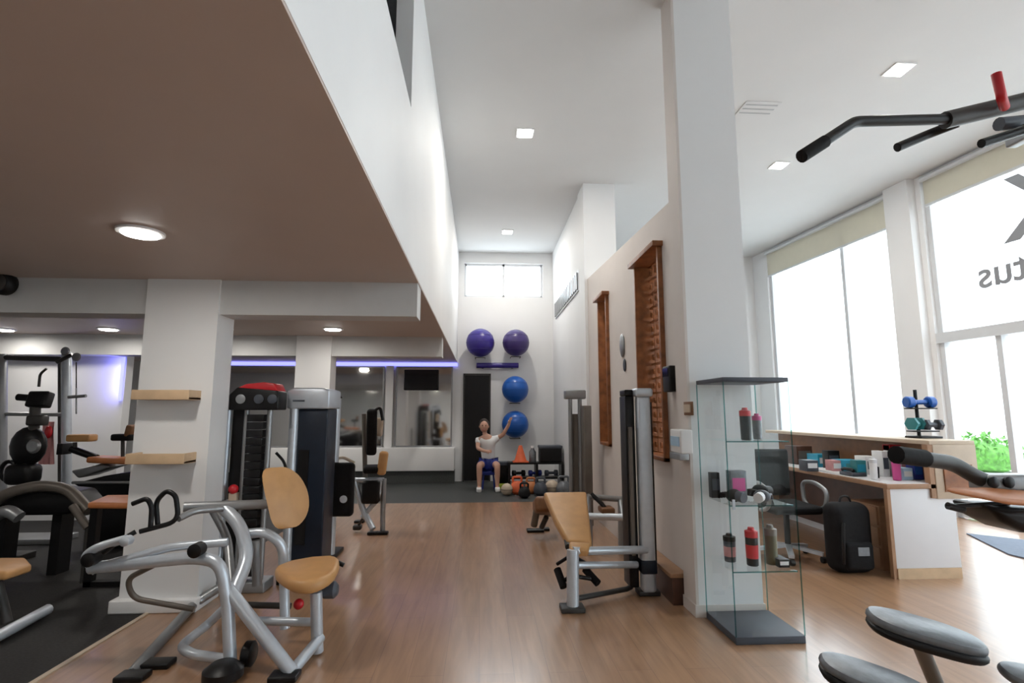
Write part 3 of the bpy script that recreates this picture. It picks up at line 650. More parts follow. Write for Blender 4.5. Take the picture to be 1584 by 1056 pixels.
c = at(13, 728, Y=Y7); MB().tube([c+Vector((.07*math.cos(a), 0, .09*math.sin(a))) for a in [i*math.pi/10 for i in range(20)]], .02, 8, closed=True).build('pedal_ring', 'black', t)
MB().box((at(8, 700, Y=Y7).x, Y7-.10, .0), (at(62, 700, Y=Y7).x, Y7+.1, .06)).build('base', 'dark_metal', t, bevel=.01)
tub(t, [(36, 735, Y7), (36, 795, Y7)], .04, 'lower_stem', 'dark_metal')
tub(t, [(13, 728, Y7), (30, 733, Y7)], .02, 'pedal_link', 'black')
t = thing('towel', at(72, 720, Y=6.0).to_tuple(), 'pink and red towel hanging beside the cable station upright', 'towel')
c0 = at(75, 652, Y=6.22); c1 = at(70, 718, Y=6.22)
def sheet(a, b, wd, n=8, m=10, amp=.015):
    vs = []; fs = []
    for i in range(m+1):
        p = a.lerp(b, i/m)
        for j in range(n+1):
            vs.append(p+Vector((wd*(j/n-.5)*(1+.3*i/m), amp*math.sin(j*2.1+i*.3), 0)))
    for i in range(m):
        for j in range(n): k = i*(n+1)+j; fs.append((k, k+1, k+n+2, k+n+1))
    return vs, fs
vs, fs = sheet(c0, c1, .12); mb = MB(); mb.add(vs, fs); mb.add([v+Vector((0, .012, 0)) for v in vs], fs); mb.build('cloth', 'pink_pale', t)
MB().ball(at(75, 668, Y=6.19), .05, 14, (.8, .5, 1.4)).build('knot', 'red', t)
t = thing('recumbent_bike', (-3.6, 4.7, 0), 'low machine with arched silver rail and black body, behind the tan bench pad', 'exercise machine')
tub(t, [(-20, 785, 4.9), (10, 762, 4.9), (60, 750, 4.9), (105, 755, 4.9), (138, 790, 4.8)], .045, 'arched_rail', 'taupe_metal', .4)
MB().prism(P([(-15, 785, 4.95), (20, 765, 4.95), (60, 758, 4.95), (105, 762, 4.95), (128, 790, 4.95), (95, 797, 4.95), (20, 798, 4.95), (-15, 797, 4.95)]), (0, .35, 0)).build('body', 'black', t, bevel=.03)
tub(t, [(112, 782, 4.75), (136, 816, 4.72)], .03, 'strut', 'taupe_metal')
tub(t, [(-12, 800, 4.8), (12, 788, 4.8), (30, 800, 4.8)], .05, 'seat_rail', 'grey_metal', .1)
z_ = at(40, 797, Y=5).z
for px in (10, 95):
    x = at(px, 800, Y=5.1).x; MB().box((x-.04, 5.05, 0), (x+.04, 5.2, z_+.03)).build('leg', 'black', t)
MB().tube([at(136, 816, Y=4.72), (at(136, 816, Y=4.72).x, 4.72, .03)], .02).build('strut', 'dark_metal', t)
t = thing('leg_press', (-3.9, 5.9, 0), 'black machine with orange and tan pads beside the shelf pillar, left', 'exercise machine')
Y8 = 5.9
rot_pad(at(127, 677, Y=Y8), .24, .14, .075, (0, 0, 0)).build('head_pad', 'tan', t, bevel=.02)
tub(t, [(116, 684, Y8), (116, 700, Y8)], .02, 'pad_post', 'dark_metal')
tub(t, [(110, 694, Y8), (150, 708, Y8)], .035, 'arm', 'black')
rot_pad(at(178, 711, Y=Y8), .42, .25, .06, (0, 3, 0)).build('seat', 'orange_tan', t, bevel=.02)
rot_pad(at(192, 676, Y=Y8), .20, .14, .07, (0, 0, 0)).build('arm_pad', 'black_soft', t, bevel=.02)
rot_pad(at(203, 667, Y=Y8), .06, .14, .14, (0, 10, 0)).build('side_pad', 'brown_vinyl', t, bevel=.02)
tub(t, [(190, 680, Y8), (190, 706, Y8)], .018, 'arm_post', 'dark_metal')
MB().prism(P([(108, 728, Y8), (158, 716, Y8), (172, 722, Y8), (120, 740, Y8)]), (0, .3, 0)).build('side_cover', 'grey_metal', t, bevel=.02)
MB().prism(P([(112, 748, Y8), (160, 736, Y8), (215, 728, Y8), (215, 770, Y8), (150, 770, Y8)]), (0, .4, 0)).build('body', 'black', t, bevel=.02)
tub(t, [(112, 746, Y8-.03), (205, 746, Y8-.03)], .016, 'rail', 'grey_metal')
x0, x1 = at(150, 770, Y=Y8+.1).x, at(213, 770, Y=Y8+.1).x
MB().box((x0, Y8+.05, 0), (x1, Y8+.35, at(180, 765, Y=Y8+.1).z)).build('base', 'black', t, bevel=.02)
t = thing('flat_bench', (-3.1, 5.0, 0), 'low bench with red-brown pad partly behind the shelf pillar', 'bench')
MB().prism(P([(135, 777, 4.6), (165, 765, 4.95), (225, 764, 4.95), (225, 778, 4.6)]), (0, 0, -.05)).build('pad', 'orange_tan', t, bevel=.018)
for px in (160, 215):
    x = at(px, 770, Y=4.8).x; MB().box((x-.03, 4.7, 0), (x+.03, 4.76, at(px, 782, Y=4.73).z+.01)).build('leg', 'black', t)
MB().box((at(155, 770, Y=4.8).x, 4.7, 0), (at(220, 770, Y=4.8).x, 4.76, .04)).build('base', 'black', t)
t = thing('flat_bench', (-3.4, 3.9, 0), 'bench with tan pad and silver foot at the left edge', 'bench')
MB().prism(P([(-60, 880, 3.6), (-40, 862, 4.0), (40, 861, 4.0), (50, 872, 3.85), (10, 884, 3.6)]), (0, 0, -.055)).build('pad', 'tan', t, bevel=.02)
MB().tube([at(-15, 990, Z=.05), at(74, 942, Z=.05)], .035).build('floor_foot', 'silver', t)
c = at(10, 965, Z=.05); pz = at(10, 880, Y=3.8).z-.03
MB().tube([(c.x, c.y, .06), (c.x-.1, 3.8, pz)], .032).build('post', 'dark_metal', t)
# ------------------------------------------------------------------ glass display case
t = thing('display_case', (1.78, 3.56, 0), 'tall narrow glass display cabinet with dark base beside the pillar', 'display cabinet')
X0, X1, Ya, Yb = 1.56, 2.0, 3.35, 3.78
MB().box((X0, Ya, 0), (X1, Yb, .045)).build('base', 'slate', t, bevel=.004)
MB().box((X0, Ya, 1.60), (X1, Yb, 1.63)).build('top', 'slate', t, bevel=.004)
g = .005
def pane(a, b, name='glass_panel'):
    # one sheet at the pane's middle; the visible edges are the corner strips
    mb = MB(); a, b = V(a), V(b); k = min(range(3), key=lambda i: abs(b[i]-a[i])); m_ = (a[k]+b[k])/2; i, j = [q for q in range(3) if q != k]; vs = []
    for u, v in ((a[i], a[j]), (b[i], a[j]), (b[i], b[j]), (a[i], b[j])):
        p = Vector(); p[k] = m_; p[i] = u; p[j] = v; vs.append(p)
    return mb.add(vs, [(0, 1, 2, 3)]).build(name, 'case_glass', t)
p = pane((X0, Ya+.02, .045), (X0+g, Yb, 1.60)); pane((X1-g, Ya+.02, .045), (X1, Yb, 1.60)); pane((X0+g, Yb-g, .045), (X1-g, Yb, 1.60))
dr = pane((X0+.003, Ya, .05), (X1-.003, Ya+g, 1.595), 'glass_door')
MB().box((X0+.02, Ya-.012, .80), (X0+.035, Ya, .86)).build('door_knob', 'silver', dr)
e = MB()
for x in (X0, X1-.006):
    for y in (Ya, Yb-.006): e.box((x, y, .045), (x+.006, y+.006, 1.6))
e.build('corner_strips', 'case_edge', t)
for z in (.42, .82, 1.22):
    s1 = pane((X0+.012, Ya+.02, z-.003), (X1-.012, Yb-.012, z), 'glass_shelf')
    MB().box((X0+.012, Ya+.017, z-.007), (X1-.012, Ya+.02, z+.001)).build('shelf_edge', 'case_edge', s1)
def bottle(x, y, z, h, r, mb, mc, lab, cat='bottle', band=None):
    t = thing('shaker_bottle', (x, y, z), lab, cat)
    MB().lathe([(r*.85, 0), (r, .02*h), (r*1.08, h*.74)], (x, y, z)).build('body', mb, t)
    MB().lathe([(r*1.12, h*.74), (r*1.12, h*.90), (r*.6, h*.93), (r*.5, h), (r*.3, h)], (x, y, z)).build('cap', mc, t)
    if band: MB().lathe([(r*1.035, h*.2), (r*1.09, h*.55)], (x, y, z)).build('label_band', band, t)
    return t
def cpos(px, z, y): 
    q = at(px, 600, Y=y); return q.x
bottle(cpos(1150, 0, 3.5), 3.50, 1.22, .215, .033, 'black', 'red', 'black shaker with red cap, top shelf of the glass cabinet')
bottle(cpos(1171, 0, 3.55), 3.58, 1.22, .175, .028, 'plate_grey', 'pink', 'smaller grey shaker with pink cap, top shelf of the glass cabinet')
bottle(cpos(1149, 0, 3.5), 3.50, .42, .24, .036, 'black', 'red', 'black shaker with red cap and red band, lowest shelf of the glass cabinet', band='red')
bottle(cpos(1180, 0, 3.5), 3.52, .42, .25, .036, 'olive', 'taupe_metal', 'tall olive bottle on the lowest shelf of the glass cabinet')
bottle(cpos(1121, 0, 3.55), 3.60, .42, .18, .036, 'slate', 'black', 'squat dark bottle with pink band, lowest shelf of the glass cabinet', band='pink_pale')
def glove(x, y, z, s, m1, m2, lab, rz=0):
    t = thing('training_glove', (x, y, z), lab, 'glove'); R = Matrix.Rotation(rz, 3, 'Z'); c = Vector((x, y, z))
    a = MB().ball((0, 0, .045*s), .06*s, 16, (1, .8, .75)); a.v = [c+R@p for p in a.v]; a.build('palm', m1, t)
    for k in range(4):
        b = MB().tube([c+R@Vector((-.03*s+k*.02*s, .03*s, .05*s)), c+R@Vector((-.034*s+k*.023*s, .085*s, .05*s)), c+R@Vector((-.036*s+k*.024*s, .10*s, .02*s))], .0105*s, 8); b.build('finger', m1, t)
    b = MB().tube([c+R@Vector((0, -.03*s, .045*s)), c+R@Vector((0, -.085*s, .04*s))], .035*s, 12); b.build('cuff', m2, t)
def carton(x, y, z, sx, sy, sz, m1, m2, lab, rz=0, name='carton', cat='box'):
    t = thing(name, (x, y, z), lab, cat)
    MB().box((x-sx/2, y-sy/2, z), (x+sx/2, y+sy/2, z+sz)).build('body', m1, t, bevel=.002)
    MB().box((x-sx*.4, y-sy/2-.002, z+sz*.3), (x+sx*.4, y-sy/2, z+sz*.75)).build('front_print', m2, t)
    return t
glove(1.66, 3.49, .82, .95, 'black_soft', 'slate', 'black training glove at the left of the middle shelf in the cabinet', .4)
glove(1.84, 3.47, .82, .9, 'slate', 'white', 'grey glove lying on the middle shelf of the glass cabinet, centre front', -.8)
glove(1.93, 3.66, .82, 1.0, 'black_soft', 'black', 'black glove at the right rear of the middle cabinet shelf', 1.9)
carton(1.745, 3.62, .82, .11, .07, .19, 'plate_grey', 'pink', 'grey carton with pink print on the middle cabinet shelf')
carton(1.62, 3.69, .82, .06, .05, .17, 'black', 'slate', 'slim black carton behind the glove, middle cabinet shelf')
carton(1.945, 3.50, .42, .07, .12, .05, 'black', 'white', 'flat black packet on the lowest cabinet shelf, right side')
# ------------------------------------------------------------------ reception desk
t = thing('reception_desk', (3.95, 5.6, 0), 'wood and white reception desk with raised counter and white end panel', 'desk')
MB().box((3.54, 4.52, .085), (4.12, 4.56, .745)).build('end_panel', 'white_laminate', t, bevel=.003)
MB().box((3.54, 4.51, 0), (4.11, 4.56, .085)).build('plinth', 'light_wood', t)
MB().box((3.51, 4.52, 0), (3.54, 4.56, .75)).build('end_edge', 'mid_wood', t)
MB().box((3.50, 4.50, .745), (4.13, 7.2, .785)).build('worktop', 'mid_wood', t, bevel=.003)
MB().box((3.52, 4.52, .785), (4.10, 7.15, .789)).build('worktop_surface', 'white_laminate', t)
MB().box((4.09, 4.56, 0), (4.13, 7.2, .745)).build('front_panel', 'white_laminate', t)
MB().box((3.92, 4.50, 1.12), (4.34, 7.2, 1.155)).build('counter_top', 'pale_wood', t, bevel=.004)
MB().box((4.10, 4.56, .789), (4.13, 7.2, 1.12)).build('counter_back', 'brown_vinyl', t)
MB().box((3.90, 4.50, .665), (3.945, 4.56, 1.12)).build('counter_end', 'mid_wood', t)
MB().box((3.945, 4.495, .66), (4.34, 4.53, 1.12)).build('counter_end_panel', 'pale_wood', t, bevel=.003)
MB().box((4.02, 4.485, .72), (4.28, 4.495, .95)).build('end_recess', 'frame_wood', t)
MB().box((3.60, 4.75, 0), (4.02, 5.15, .56)).build('drawer_unit', 'mid_wood', t, bevel=.004)
for i in range(3):
    dd = MB().box((3.585, 4.77, .03+i*.18), (3.60, 5.13, .19+i*.18)).build('drawer', 'mid_wood', t, bevel=.003)
    MB().box((3.572, 4.9, .11+i*.18), (3.585, 5.0, .125+i*.18)).build('drawer_handle', 'grey_metal', dd)
MB().box((4.0, 5.15, .1), (4.09, 7.15, .72)).build('modesty_panel', 'dark_wood', t)
MB().box((3.55, 7.1, 0), (4.09, 7.16, .745)).build('side_panel', 'mid_wood', t)
# things on the desk
WZ = .790
def dx(px, y): return at(px, 720, Y=y).x
def dbox(px0, px1, py, y, d, m1, m2, lab, name='carton', cat='box'):
    x0, x1 = dx(px0, y), dx(px1, y); h = max(.03, at(px0, py, Y=y).z-WZ); return carton((x0+x1)/2, y+d/2, WZ, x1-x0, d, h, m1, m2, lab, name=name, cat=cat)
t = dbox(1414, 1427, 715, 4.75, .10, 'deep_blue', 'blue', 'dark blue carton on the desk next to the counter end')
dbox(1396, 1411, 724, 4.72, .10, 'pale_blue', 'white', 'pale blue carton on the desk left of the dark blue one')
dbox(1393, 1413, 703, 4.92, .12, 'white', 'pink_pale', 'white carton standing on the desk behind the pale blue one')
dbox(1366, 1376, 698, 4.98, .14, 'white', 'slate', 'tall white file box on the desk beside the pink bottle')
dbox(1340, 1362, 706, 5.15, .16, 'white', 'plate_grey', 'off-white box on the desk left of the file box')
dbox(1306, 1336, 712, 5.35, .20, 'cyan', 'teal', 'bright turquoise box on the reception worktop')
dbox(1266, 1292, 703, 5.85, .20, 'cyan', 'white', 'turquoise package farther back on the reception worktop')
dbox(1234, 1258, 690, 6.15, .25, 'dark_wood', 'taupe_metal', 'dark brown box at the far end of the reception worktop')
dbox(1308, 1334, 690, 5.9, .12, 'white', 'plate_grey', 'white carton behind the turquoise box')
dbox(1282, 1300, 697, 5.62, .1, 'black', 'slate', 'black carton between the two turquoise packages')
bottle(dx(1386, 4.72), 4.72, WZ, .215, .033, 'pink', 'pink', 'pink bottle standing on the reception desk')
bottle(dx(1353, 4.78), 4.80, WZ, .20, .030, 'white', 'white_frame', 'white bottle standing near the front of the reception desk')
t = thing('tablet', (dx(1395, 5.0), 5.1, 1.0), 'red boxed item tucked under the raised counter top', 'box')
a = dx(1378, 5.05); MB().box((a, 5.05, WZ), (a+.16, 5.13, 1.08)).build('body', 'white', t); MB().box((a, 5.045, 1.03), (a+.16, 5.135, 1.085)).build('lid', 'red', t)
t['label'] = 'tall white box with red lid under the raised counter'; t.name = 'lidded_box'
t = thing('paper_stack', (3.62, 5.5, WZ), 'loose white papers on the reception worktop near its edge', 'paper')
for i in range(3):
    m_ = Matrix.Translation((3.66, 5.35+i*.12, WZ+.002+i*.003)) @ Matrix.Rotation(.2*i-.1, 4, 'Z'); MB().box((-.10, -.15, 0), (.10, .15, .0025), m_).build('sheet', 'white', t)
dbox(1325, 1340, 712, 5.02, .09, 'teal', 'cyan', 'teal carton in front of the off-white box on the desk')
dbox(1288, 1304, 712, 5.05+.35, .12, 'pink_pale', 'white', 'pale pink carton left of the bright turquoise box on the desk')
dbox(1248, 1266, 712, 5.45, .14, 'slate', 'white', 'dark slate box on the worktop, behind the chair armrest')
dbox(1404, 1414, 692, 5.0, .08, 'mid_wood', 'pale_wood', 'brown carton right of the red-lidded box under the counter')
t = thing('pen_cup', (3.72, 4.85, WZ), 'black pen cup standing on the reception desk', 'cup')
MB().lathe([(.034, 0), (.038, .10), (.034, .10), (.03, .02)], (3.72, 4.92, WZ)).build('cup', 'black', t)
for k, m_ in enumerate(('blue', 'red', 'slate', 'lime')): MB().tube([(3.72+.012*(k-1.5), 4.92, WZ+.03), (3.72+.022*(k-1.5), 4.92+.01*(k % 2), WZ+.155)], .004, 6).build('pen', m_, t)
t = thing('desk_phone', (3.68, 5.15, WZ), 'grey desk phone on the reception worktop near its edge', 'telephone')
MB().box((3.56, 5.0, WZ), (3.70, 5.2, WZ+.035)).build('body', 'slate', t, bevel=.01)
MB().tube([(3.59, 5.03, WZ+.05), (3.59, 5.06, WZ+.06), (3.59, 5.16, WZ+.06), (3.59, 5.19, WZ+.05)], .016, 10).build('handset', 'black', t)
# dumbbell stand on the counter
def dumbbell(c, L, r, m, lab, rz=0, grp='dumbbells'):
    t = thing('dumbbell', (0, 0, 0), lab, 'dumbbell', grp); t.location = c; c = V(c)
    R = Matrix.Rotation(rz, 3, 'Z')
    for s in (-1, 1):
        k = MB().lathe([(r*.8, s*L*.24), (r, s*L*.28), (r, s*L*.46), (r*.8, s*L*.5)], (0, 0, 0), 'x', 6 if m != 'blue' else 16); k.v = [c+R@p+Vector((0, 0, r)) for p in k.v]; k.build('weight_head', m, t)
    k = MB().tube([(-L*.25, 0, 0), (L*.25, 0, 0)], r*.42, 10); k.v = [c+R@p+Vector((0, 0, r)) for p in k.v]; k.build('grip', m, t)
YD = 4.95
t = thing('dumbbell_stand', (dx(1425, YD), YD, 1.155), 'small black stand holding coloured dumbbells on the desk counter', 'stand')
x = at(1426, 650, Y=YD).x
MB().box((x-.11, YD-.10, 1.155), (x+.11, YD+.10, 1.175)).build('base', 'black', t, bevel=.005)
MB().tube([(x, YD+.05, 1.17), (x, YD+.05, 1.62)], .016).build('post', 'black', t)
sz = []
for py in (664, 629):
    z = at(1425, py, Y=YD).z-.01; sz.append(z); MB().box((x-.12, YD-.06, z-.012), (x+.12, YD+.06, z)).build('tray', 'black', t, bevel=.003)
dumbbell((x-.005, YD, sz[1]), .29, .055, 'blue', 'bright blue dumbbell on top of the counter stand')
dumbbell((x-.065, YD, sz[0]), .15, .065, 'teal', 'teal dumbbell on the lower tray of the counter stand', .3)
dumbbell((x+.085, YD-.02, sz[0]), .17, .055, 'slate', 'dark grey dumbbell beside the teal one on the counter stand')
# office chair and backpack
t = thing('office_chair', (3.12, 5.05, 0), 'black office chair with grey loop armrests behind the desk', 'chair')
cx, cy = 3.0, 5.22
MB().box((cx-.24, cy-.24, .44), (cx+.24, cy+.24, .52)).build('seat', 'black_soft', t, bevel=.035, seg=4)
MB().box((cx-.26, cy+.22, .55), (cx+.2, cy+.28, 1.02)).build('backrest', 'black_soft', t, bevel=.03, seg=4)
MB().tube([(cx, cy+.1, .47), (cx, cy+.30, .50), (cx, cy+.30, .70)], .02, 10, .05).build('back_support', 'black', t)
for s in (-1, 1):
    xx = cx+s*.28
    MB().tube([(xx, cy-.05, .46), (xx, cy-.20, .50), (xx, cy-.24, .66), (xx, cy-.05, .72), (xx, cy+.16, .70), (xx, cy+.14, .50), (xx, cy+.02, .46)], .02, 10, .08, ).build('armrest', 'grey_metal', t)
    MB().bar((cx+s*.1, cy, .45), (xx, cy, .46), .04, .02).build('arm_bracket', 'black', t)
MB().tube([(cx, cy, .10), (cx, cy, .45)], .028).build('gas_column', 'black', t)
for k in range(5):
    a = k*2*math.pi/5+.5; q = (cx+.30*math.cos(a), cy+.30*math.sin(a))
    lgm = MB().bar((cx, cy, .12), (*q, .08), .05, .03).build('base_leg', 'silver', t)
    MB().lathe([(.028, -.02), (.03, 0), (.028, .02)], (*q, .03), 'x', 14).build('castor', 'black', lgm)
t = thing('backpack', (3.27, 4.75, 0), 'black backpack with a small pale patch leaning at the desk', 'backpack')
MB().box((3.10, 4.64, .0), (3.47, 4.86, .60)).build('body', 'black_soft', t, bevel=.09, seg=5)
MB().box((3.17, 4.61, .04), (3.43, 4.70, .28)).build('front_pocket', 'black_soft', t, bevel=.04, seg=4)
MB().box((3.27, 4.602, .17), (3.37, 4.612, .24)).build('patch', 'plate_grey', t)
MB().tube([(3.23, 4.75, .59), (3.25, 4.75, .65), (3.32, 4.75, .65), (3.34, 4.75, .59)], .01, 8, .03).build('top_handle', 'black', t)
MB().tube([(3.18, 4.64, .44), (3.14, 4.6, .3), (3.15, 4.63, .1)], .014, 8, .05).build('strap', 'black', t)
t = thing('floor_patch', (5.3, 5.5, 0), 'flat blue-grey patch on the floor beyond the desk end', 'mat')  # thin flat blue-grey shape laid on the floor
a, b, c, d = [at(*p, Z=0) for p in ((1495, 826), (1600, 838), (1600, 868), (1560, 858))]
MB().prism([(a.x, a.y, .001), (b.x, b.y, .001), (c.x, c.y, .001), (d.x, d.y, .001)], (0, 0, .012)).build('surface', 'slate_blue', t)
# ------------------------------------------------------------------ chin and dip station, right foreground
t = thing('pull_up_station', (2.3, 2.0, 0), 'grey pull-up and dip station with overhead handles and step plates, right foreground', 'exercise machine')
YR = 2.0
tub(t, [(1240, 242, 1.9), (1322, 188, 1.95), (1478, 184, YR)], .022, 'overhead_handle', 'black', .03)
MB().tube(P([(1240, 242, 1.9), (1276, 219, 1.92)]), .026).build('handle_grip', 'black_soft', t)
tub(t, [(1462, 186, YR), (1520, 172, YR), (1620, 148, YR), (1800, 105, YR)], .036, 'overhead_boom', 'dark_metal')
tub(t, [(1388, 228, 2.1), (1440, 206, 2.1), (1482, 190, 2.02)], .020, 'rear_handle', 'black')
tub(t, [(1518, 222, 2.1), (1568, 206, 2.1), (1700, 165, 2.1)], .020, 'rear_handle', 'black')
tub(t, [(1545, 192, 2.4), (1720, 175, 2.4)], .034, 'rear_boom', 'slate')
tub(t, [(1541, 114, 1.9), (1549, 150, 1.9), (1554, 166, 1.95)], .018, 'marker_handle', 'red', .02)
tub(t, [(1388, 704, 1.9), (1474, 716, YR), (1510, 738, YR), (1545, 752, YR)], .029, 'dip_arm', 'dark_metal', .08)
MB().tube(P([(1386, 703, 1.9), (1430, 709, 1.94)]), .033).build('dip_grip', 'black_soft', t)
xb = at(1760, 700, Y=2.1).x; 
MB().box((at(1515, 745, Y=YR).x, YR-.04, at(1560, 762, Y=YR).z), (xb, YR+.06, at(1560, 733, Y=YR).z)).build('carriage', 'grey_metal', t, bevel=.02)
for px in (1538, 1562): 
    c = at(px, 746, Y=YR-.05); MB().lathe([(.02, .0), (.022, -.01), (.012, -.016)], (c.x, YR-.04, c.z), 'y', 12).build('bolt', 'black', t)
MB().prism(P([(1462, 752, 1.85), (1520, 753, 1.95), (1680, 765, 1.95), (1680, 781, 1.85), (1560, 772, 1.86)]), (0, 0, -.022)).build('knee_pad', 'orange_tan', t, bevel=.01)
MB().prism(P([(1532, 783, 1.95), (1660, 790, 1.95), (1650, 830, 1.95), (1590, 826, 1.95), (1555, 808, 1.95)]), (0, .2, 0)).build('pad_shell', 'black', t, bevel=.03, seg=4)
tub(t, [(1466, 783, YR), (1560, 778, YR)], .009, 'lever', 'black'); tub(t, [(1466, 782, YR), (1490, 788, YR)], .014, 'lever_grip', 'black')
MB().box((xb-.06, 1.98, 0), (xb+.06, 2.12, 2.75)).build('main_column', 'grey_metal', t, bevel=.02)
zq = at(1620, 148, Y=YR).z+.02; MB().box((xb-.03, 1.97, zq-.02), (xb+.03, 2.45, zq+.06)).build('top_cross_piece', 'grey_metal', t, bevel=.01)
tub(t, [(1590, 800, 2.05), (1760, 800, 2.08)], .03, 'carriage_link', 'dark_metal')
# step plates
disc_pad(at(1430, 975, Y=1.75), .165, .085, .035, (6, 12, -18)).build('step_plate', 'plate_grey', t)
disc_pad(at(1430, 975, Y=1.75)-Vector((.004, .004, .022)), .165, .088, .03, (6, 12, -18)).build('step_rim', 'black', t)
disc_pad(at(1358, 1052, Y=1.55), .15, .07, .03, (8, 14, -18)).build('step_plate', 'plate_grey', t)
disc_pad(at(1358, 1052, Y=1.55)-Vector((.004, .004, .02)), .15, .073, .028, (8, 14, -18)).build('step_rim', 'black', t)
disc_pad(at(1628, 1058, Y=1.6), .13, .07, .03, (8, 10, -15)).build('step_plate', 'plate_grey', t)
q = at(1420, 990, Y=1.78); q2 = at(1470, 1110, Y=1.85)
MB().tube([q, q2, (q2.x+.15, 1.95, .06)], .024, 12, .1).build('step_arm', 'taupe_metal', t)
q = at(1358, 1062, Y=1.58); MB().tube([q, (q.x+.05, 1.65, .3), (q.x+.2, 1.85, .06)], .022, 12, .1).build('step_arm', 'taupe_metal', t)
q = at(1628, 1066, Y=1.62); MB().tube([q, (q.x+.02, 1.8, .3), (q.x, 1.95, .06)], .022, 12, .1).build('step_arm', 'taupe_metal', t)
MB().box((1.45, 1.9, 0), (xb+.1, 2.02, .07)).build('base', 'dark_metal', t, bevel=.01)
# ------------------------------------------------------------------ back wall: balls, rack, floor things
def fitball(px, py, m, lab, r):
    c = at(px, py, Y=10.78); t = thing('exercise_ball', (c.x, c.y, c.z-r), lab, 'exercise ball', 'exercise balls on the back wall')
    MB().ball(c, r, 32).build('shell', m, t)
    for k in (-.5, 0, .5):
        rr = math.sqrt(1-k*k)*r*1.002
        MB().tube([c+Vector((rr*math.cos(a), rr*math.sin(a), k*r)) for a in [i*math.pi/20 for i in range(40)]], .004, 6, closed=True).build('ridge', m, t)
    MB().tube([(c.x-.10, YB-.005, c.z-r-.01), (c.x-.10, 10.78, c.z-r-.012), (c.x+.10, 10.78, c.z-r-.012), (c.x+.10, YB-.005, c.z-r-.01)], .008, 8, .03).build('wall_holder', 'dark_metal', t)
fitball(743, 530, 'purple', 'bright violet exercise ball on the back wall, upper left', .29)
fitball(798, 530, 'purple_dark', 'darker purple exercise ball on the back wall, upper right', .275)
fitball(797, 602, 'blue', 'blue exercise ball on the back wall, upper of the two blue', .27)
fitball(797, 656, 'blue', 'blue exercise ball on the back wall, lower of the two blue', .27)
t = thing('purple_bar', (.3, YB-.1, 2.35), 'long dark purple bar on the back wall below the violet balls', 'wall bar')  # dark purple tube on brackets across the back wall
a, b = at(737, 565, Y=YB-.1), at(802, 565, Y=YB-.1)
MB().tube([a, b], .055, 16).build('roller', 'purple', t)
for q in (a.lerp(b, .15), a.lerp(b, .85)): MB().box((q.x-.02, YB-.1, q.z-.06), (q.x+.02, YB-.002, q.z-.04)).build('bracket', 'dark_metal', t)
# rack with black boards
YK = 9.75
t = thing('dumbbell_rack', (1.1, YK, 0), 'long black storage rack along the foot of the back wall', 'rack')
x0, x1 = at(786, 700, Y=YK).x, 1.50
for z in (.20, .46): MB().box((x0, YK, z), (x1, YK+.30, z+.03)).build('shelf', 'black', t)
for x in (x0, (x0+x1)/2, x1-.04): MB().box((x, YK-.02, 0), (x+.04, YK+.32, .47)).build('leg', 'black', t)
for x, m_, lab in ((x0+.2, 'black', 'black dumbbell on the low shelf of the back rack, left'), (x0+.5, 'deep_blue', 'dark blue dumbbell on the low shelf of the back rack'), (x0+.8, 'slate', 'grey dumbbell on the low shelf of the back rack, right')):
    dumbbell((x, YK+.14, .232), .24, .06, m_, lab, .2)
t = thing('storage_box', (1.2, YK+.15, .49), 'large black box on the right half of the back rack', 'box')
x2 = at(835, 700, Y=YK).x
MB().box((x2, YK+.02, .49), (x1-.02, YK+.28, .76)).build('body', 'black', t, bevel=.02); MB().box((x2-.01, YK+.01, .74), (x1-.01, YK+.29, .79)).build('lid', 'slate', t, bevel=.01)
t = thing('traffic_cone', (at(806, 700, Y=YK).x, YK+.15, .49), 'orange training cone on the black rack', 'cone')
MB().lathe([(.13, 0), (.11, .03), (.03, .30)], t.location).build('cone', 'orange', t); MB().box((t.location.x-.14, YK+.02, .49), (t.location.x+.14, YK+.28, .505)).build('foot', 'orange', t)
t = thing('water_can', (at(825, 700, Y=YK).x, YK+.15, .49), 'pale grey canister on the black rack between cone and box', 'canister')
MB().lathe([(.06, 0), (.065, .02), (.065, .18), (.03, .23), (.03, .26)], t.location).build('body', 'plate_grey', t); MB().lathe([(.035, .25), (.035, .29)], t.location).build('cap', 'white', t)
t = thing('storage_crate', (at(776, 710, Y=10.5).x, 10.3, 0), 'black crate on the floor beside the seated person', 'crate')
x = at(777, 710, Y=10.35).x
MB().box((x-.14, 10.2, 0), (x+.14, 10.44, .44)).build('body', 'black', t, bevel=.01); MB().box((x-.15, 10.19, .40), (x+.15, 10.45, .46)).build('rim', 'slate', t, bevel=.005)
def medball(px, py, m, r, lab):
    c = at(px, py, Z=0); t = thing('medicine_ball', (c.x, c.y, 0), lab, 'ball', 'weights and balls on the rubber floor')
    MB().ball((c.x, c.y, r), r, 20).build('shell', m, t); MB().tube([(c.x+r*1.003*math.cos(a), c.y+r*1.003*math.sin(a), r) for a in [i*math.pi/12 for i in range(24)]], .004, 6, closed=True).build('seam', 'black', t)
medball(784, 766, 'pale_wood', .10, 'pale ball on the rubber floor, leftmost by the back wall')
medball(854, 764, 'pale_wood', .12, 'pale beige ball on the rubber floor near the farther machine')
def kettle(px, py, m, s, lab):
    c = at(px, py, Z=0); t = thing('kettlebell', (c.x, c.y, 0), lab, 'kettlebell', 'weights and balls on the rubber floor')
    MB().lathe([(.05*s, 0), (.095*s, .04*s), (.10*s, .09*s), (.08*s, .15*s), (.05*s, .18*s)], (c.x, c.y, 0)).build('body', m, t)
    MB().tube([(c.x-.06*s, c.y, .15*s), (c.x-.065*s, c.y, .24*s), (c.x+.065*s, c.y, .24*s), (c.x+.06*s, c.y, .15*s)], .016*s, 8, .04).build('handle', m, t)
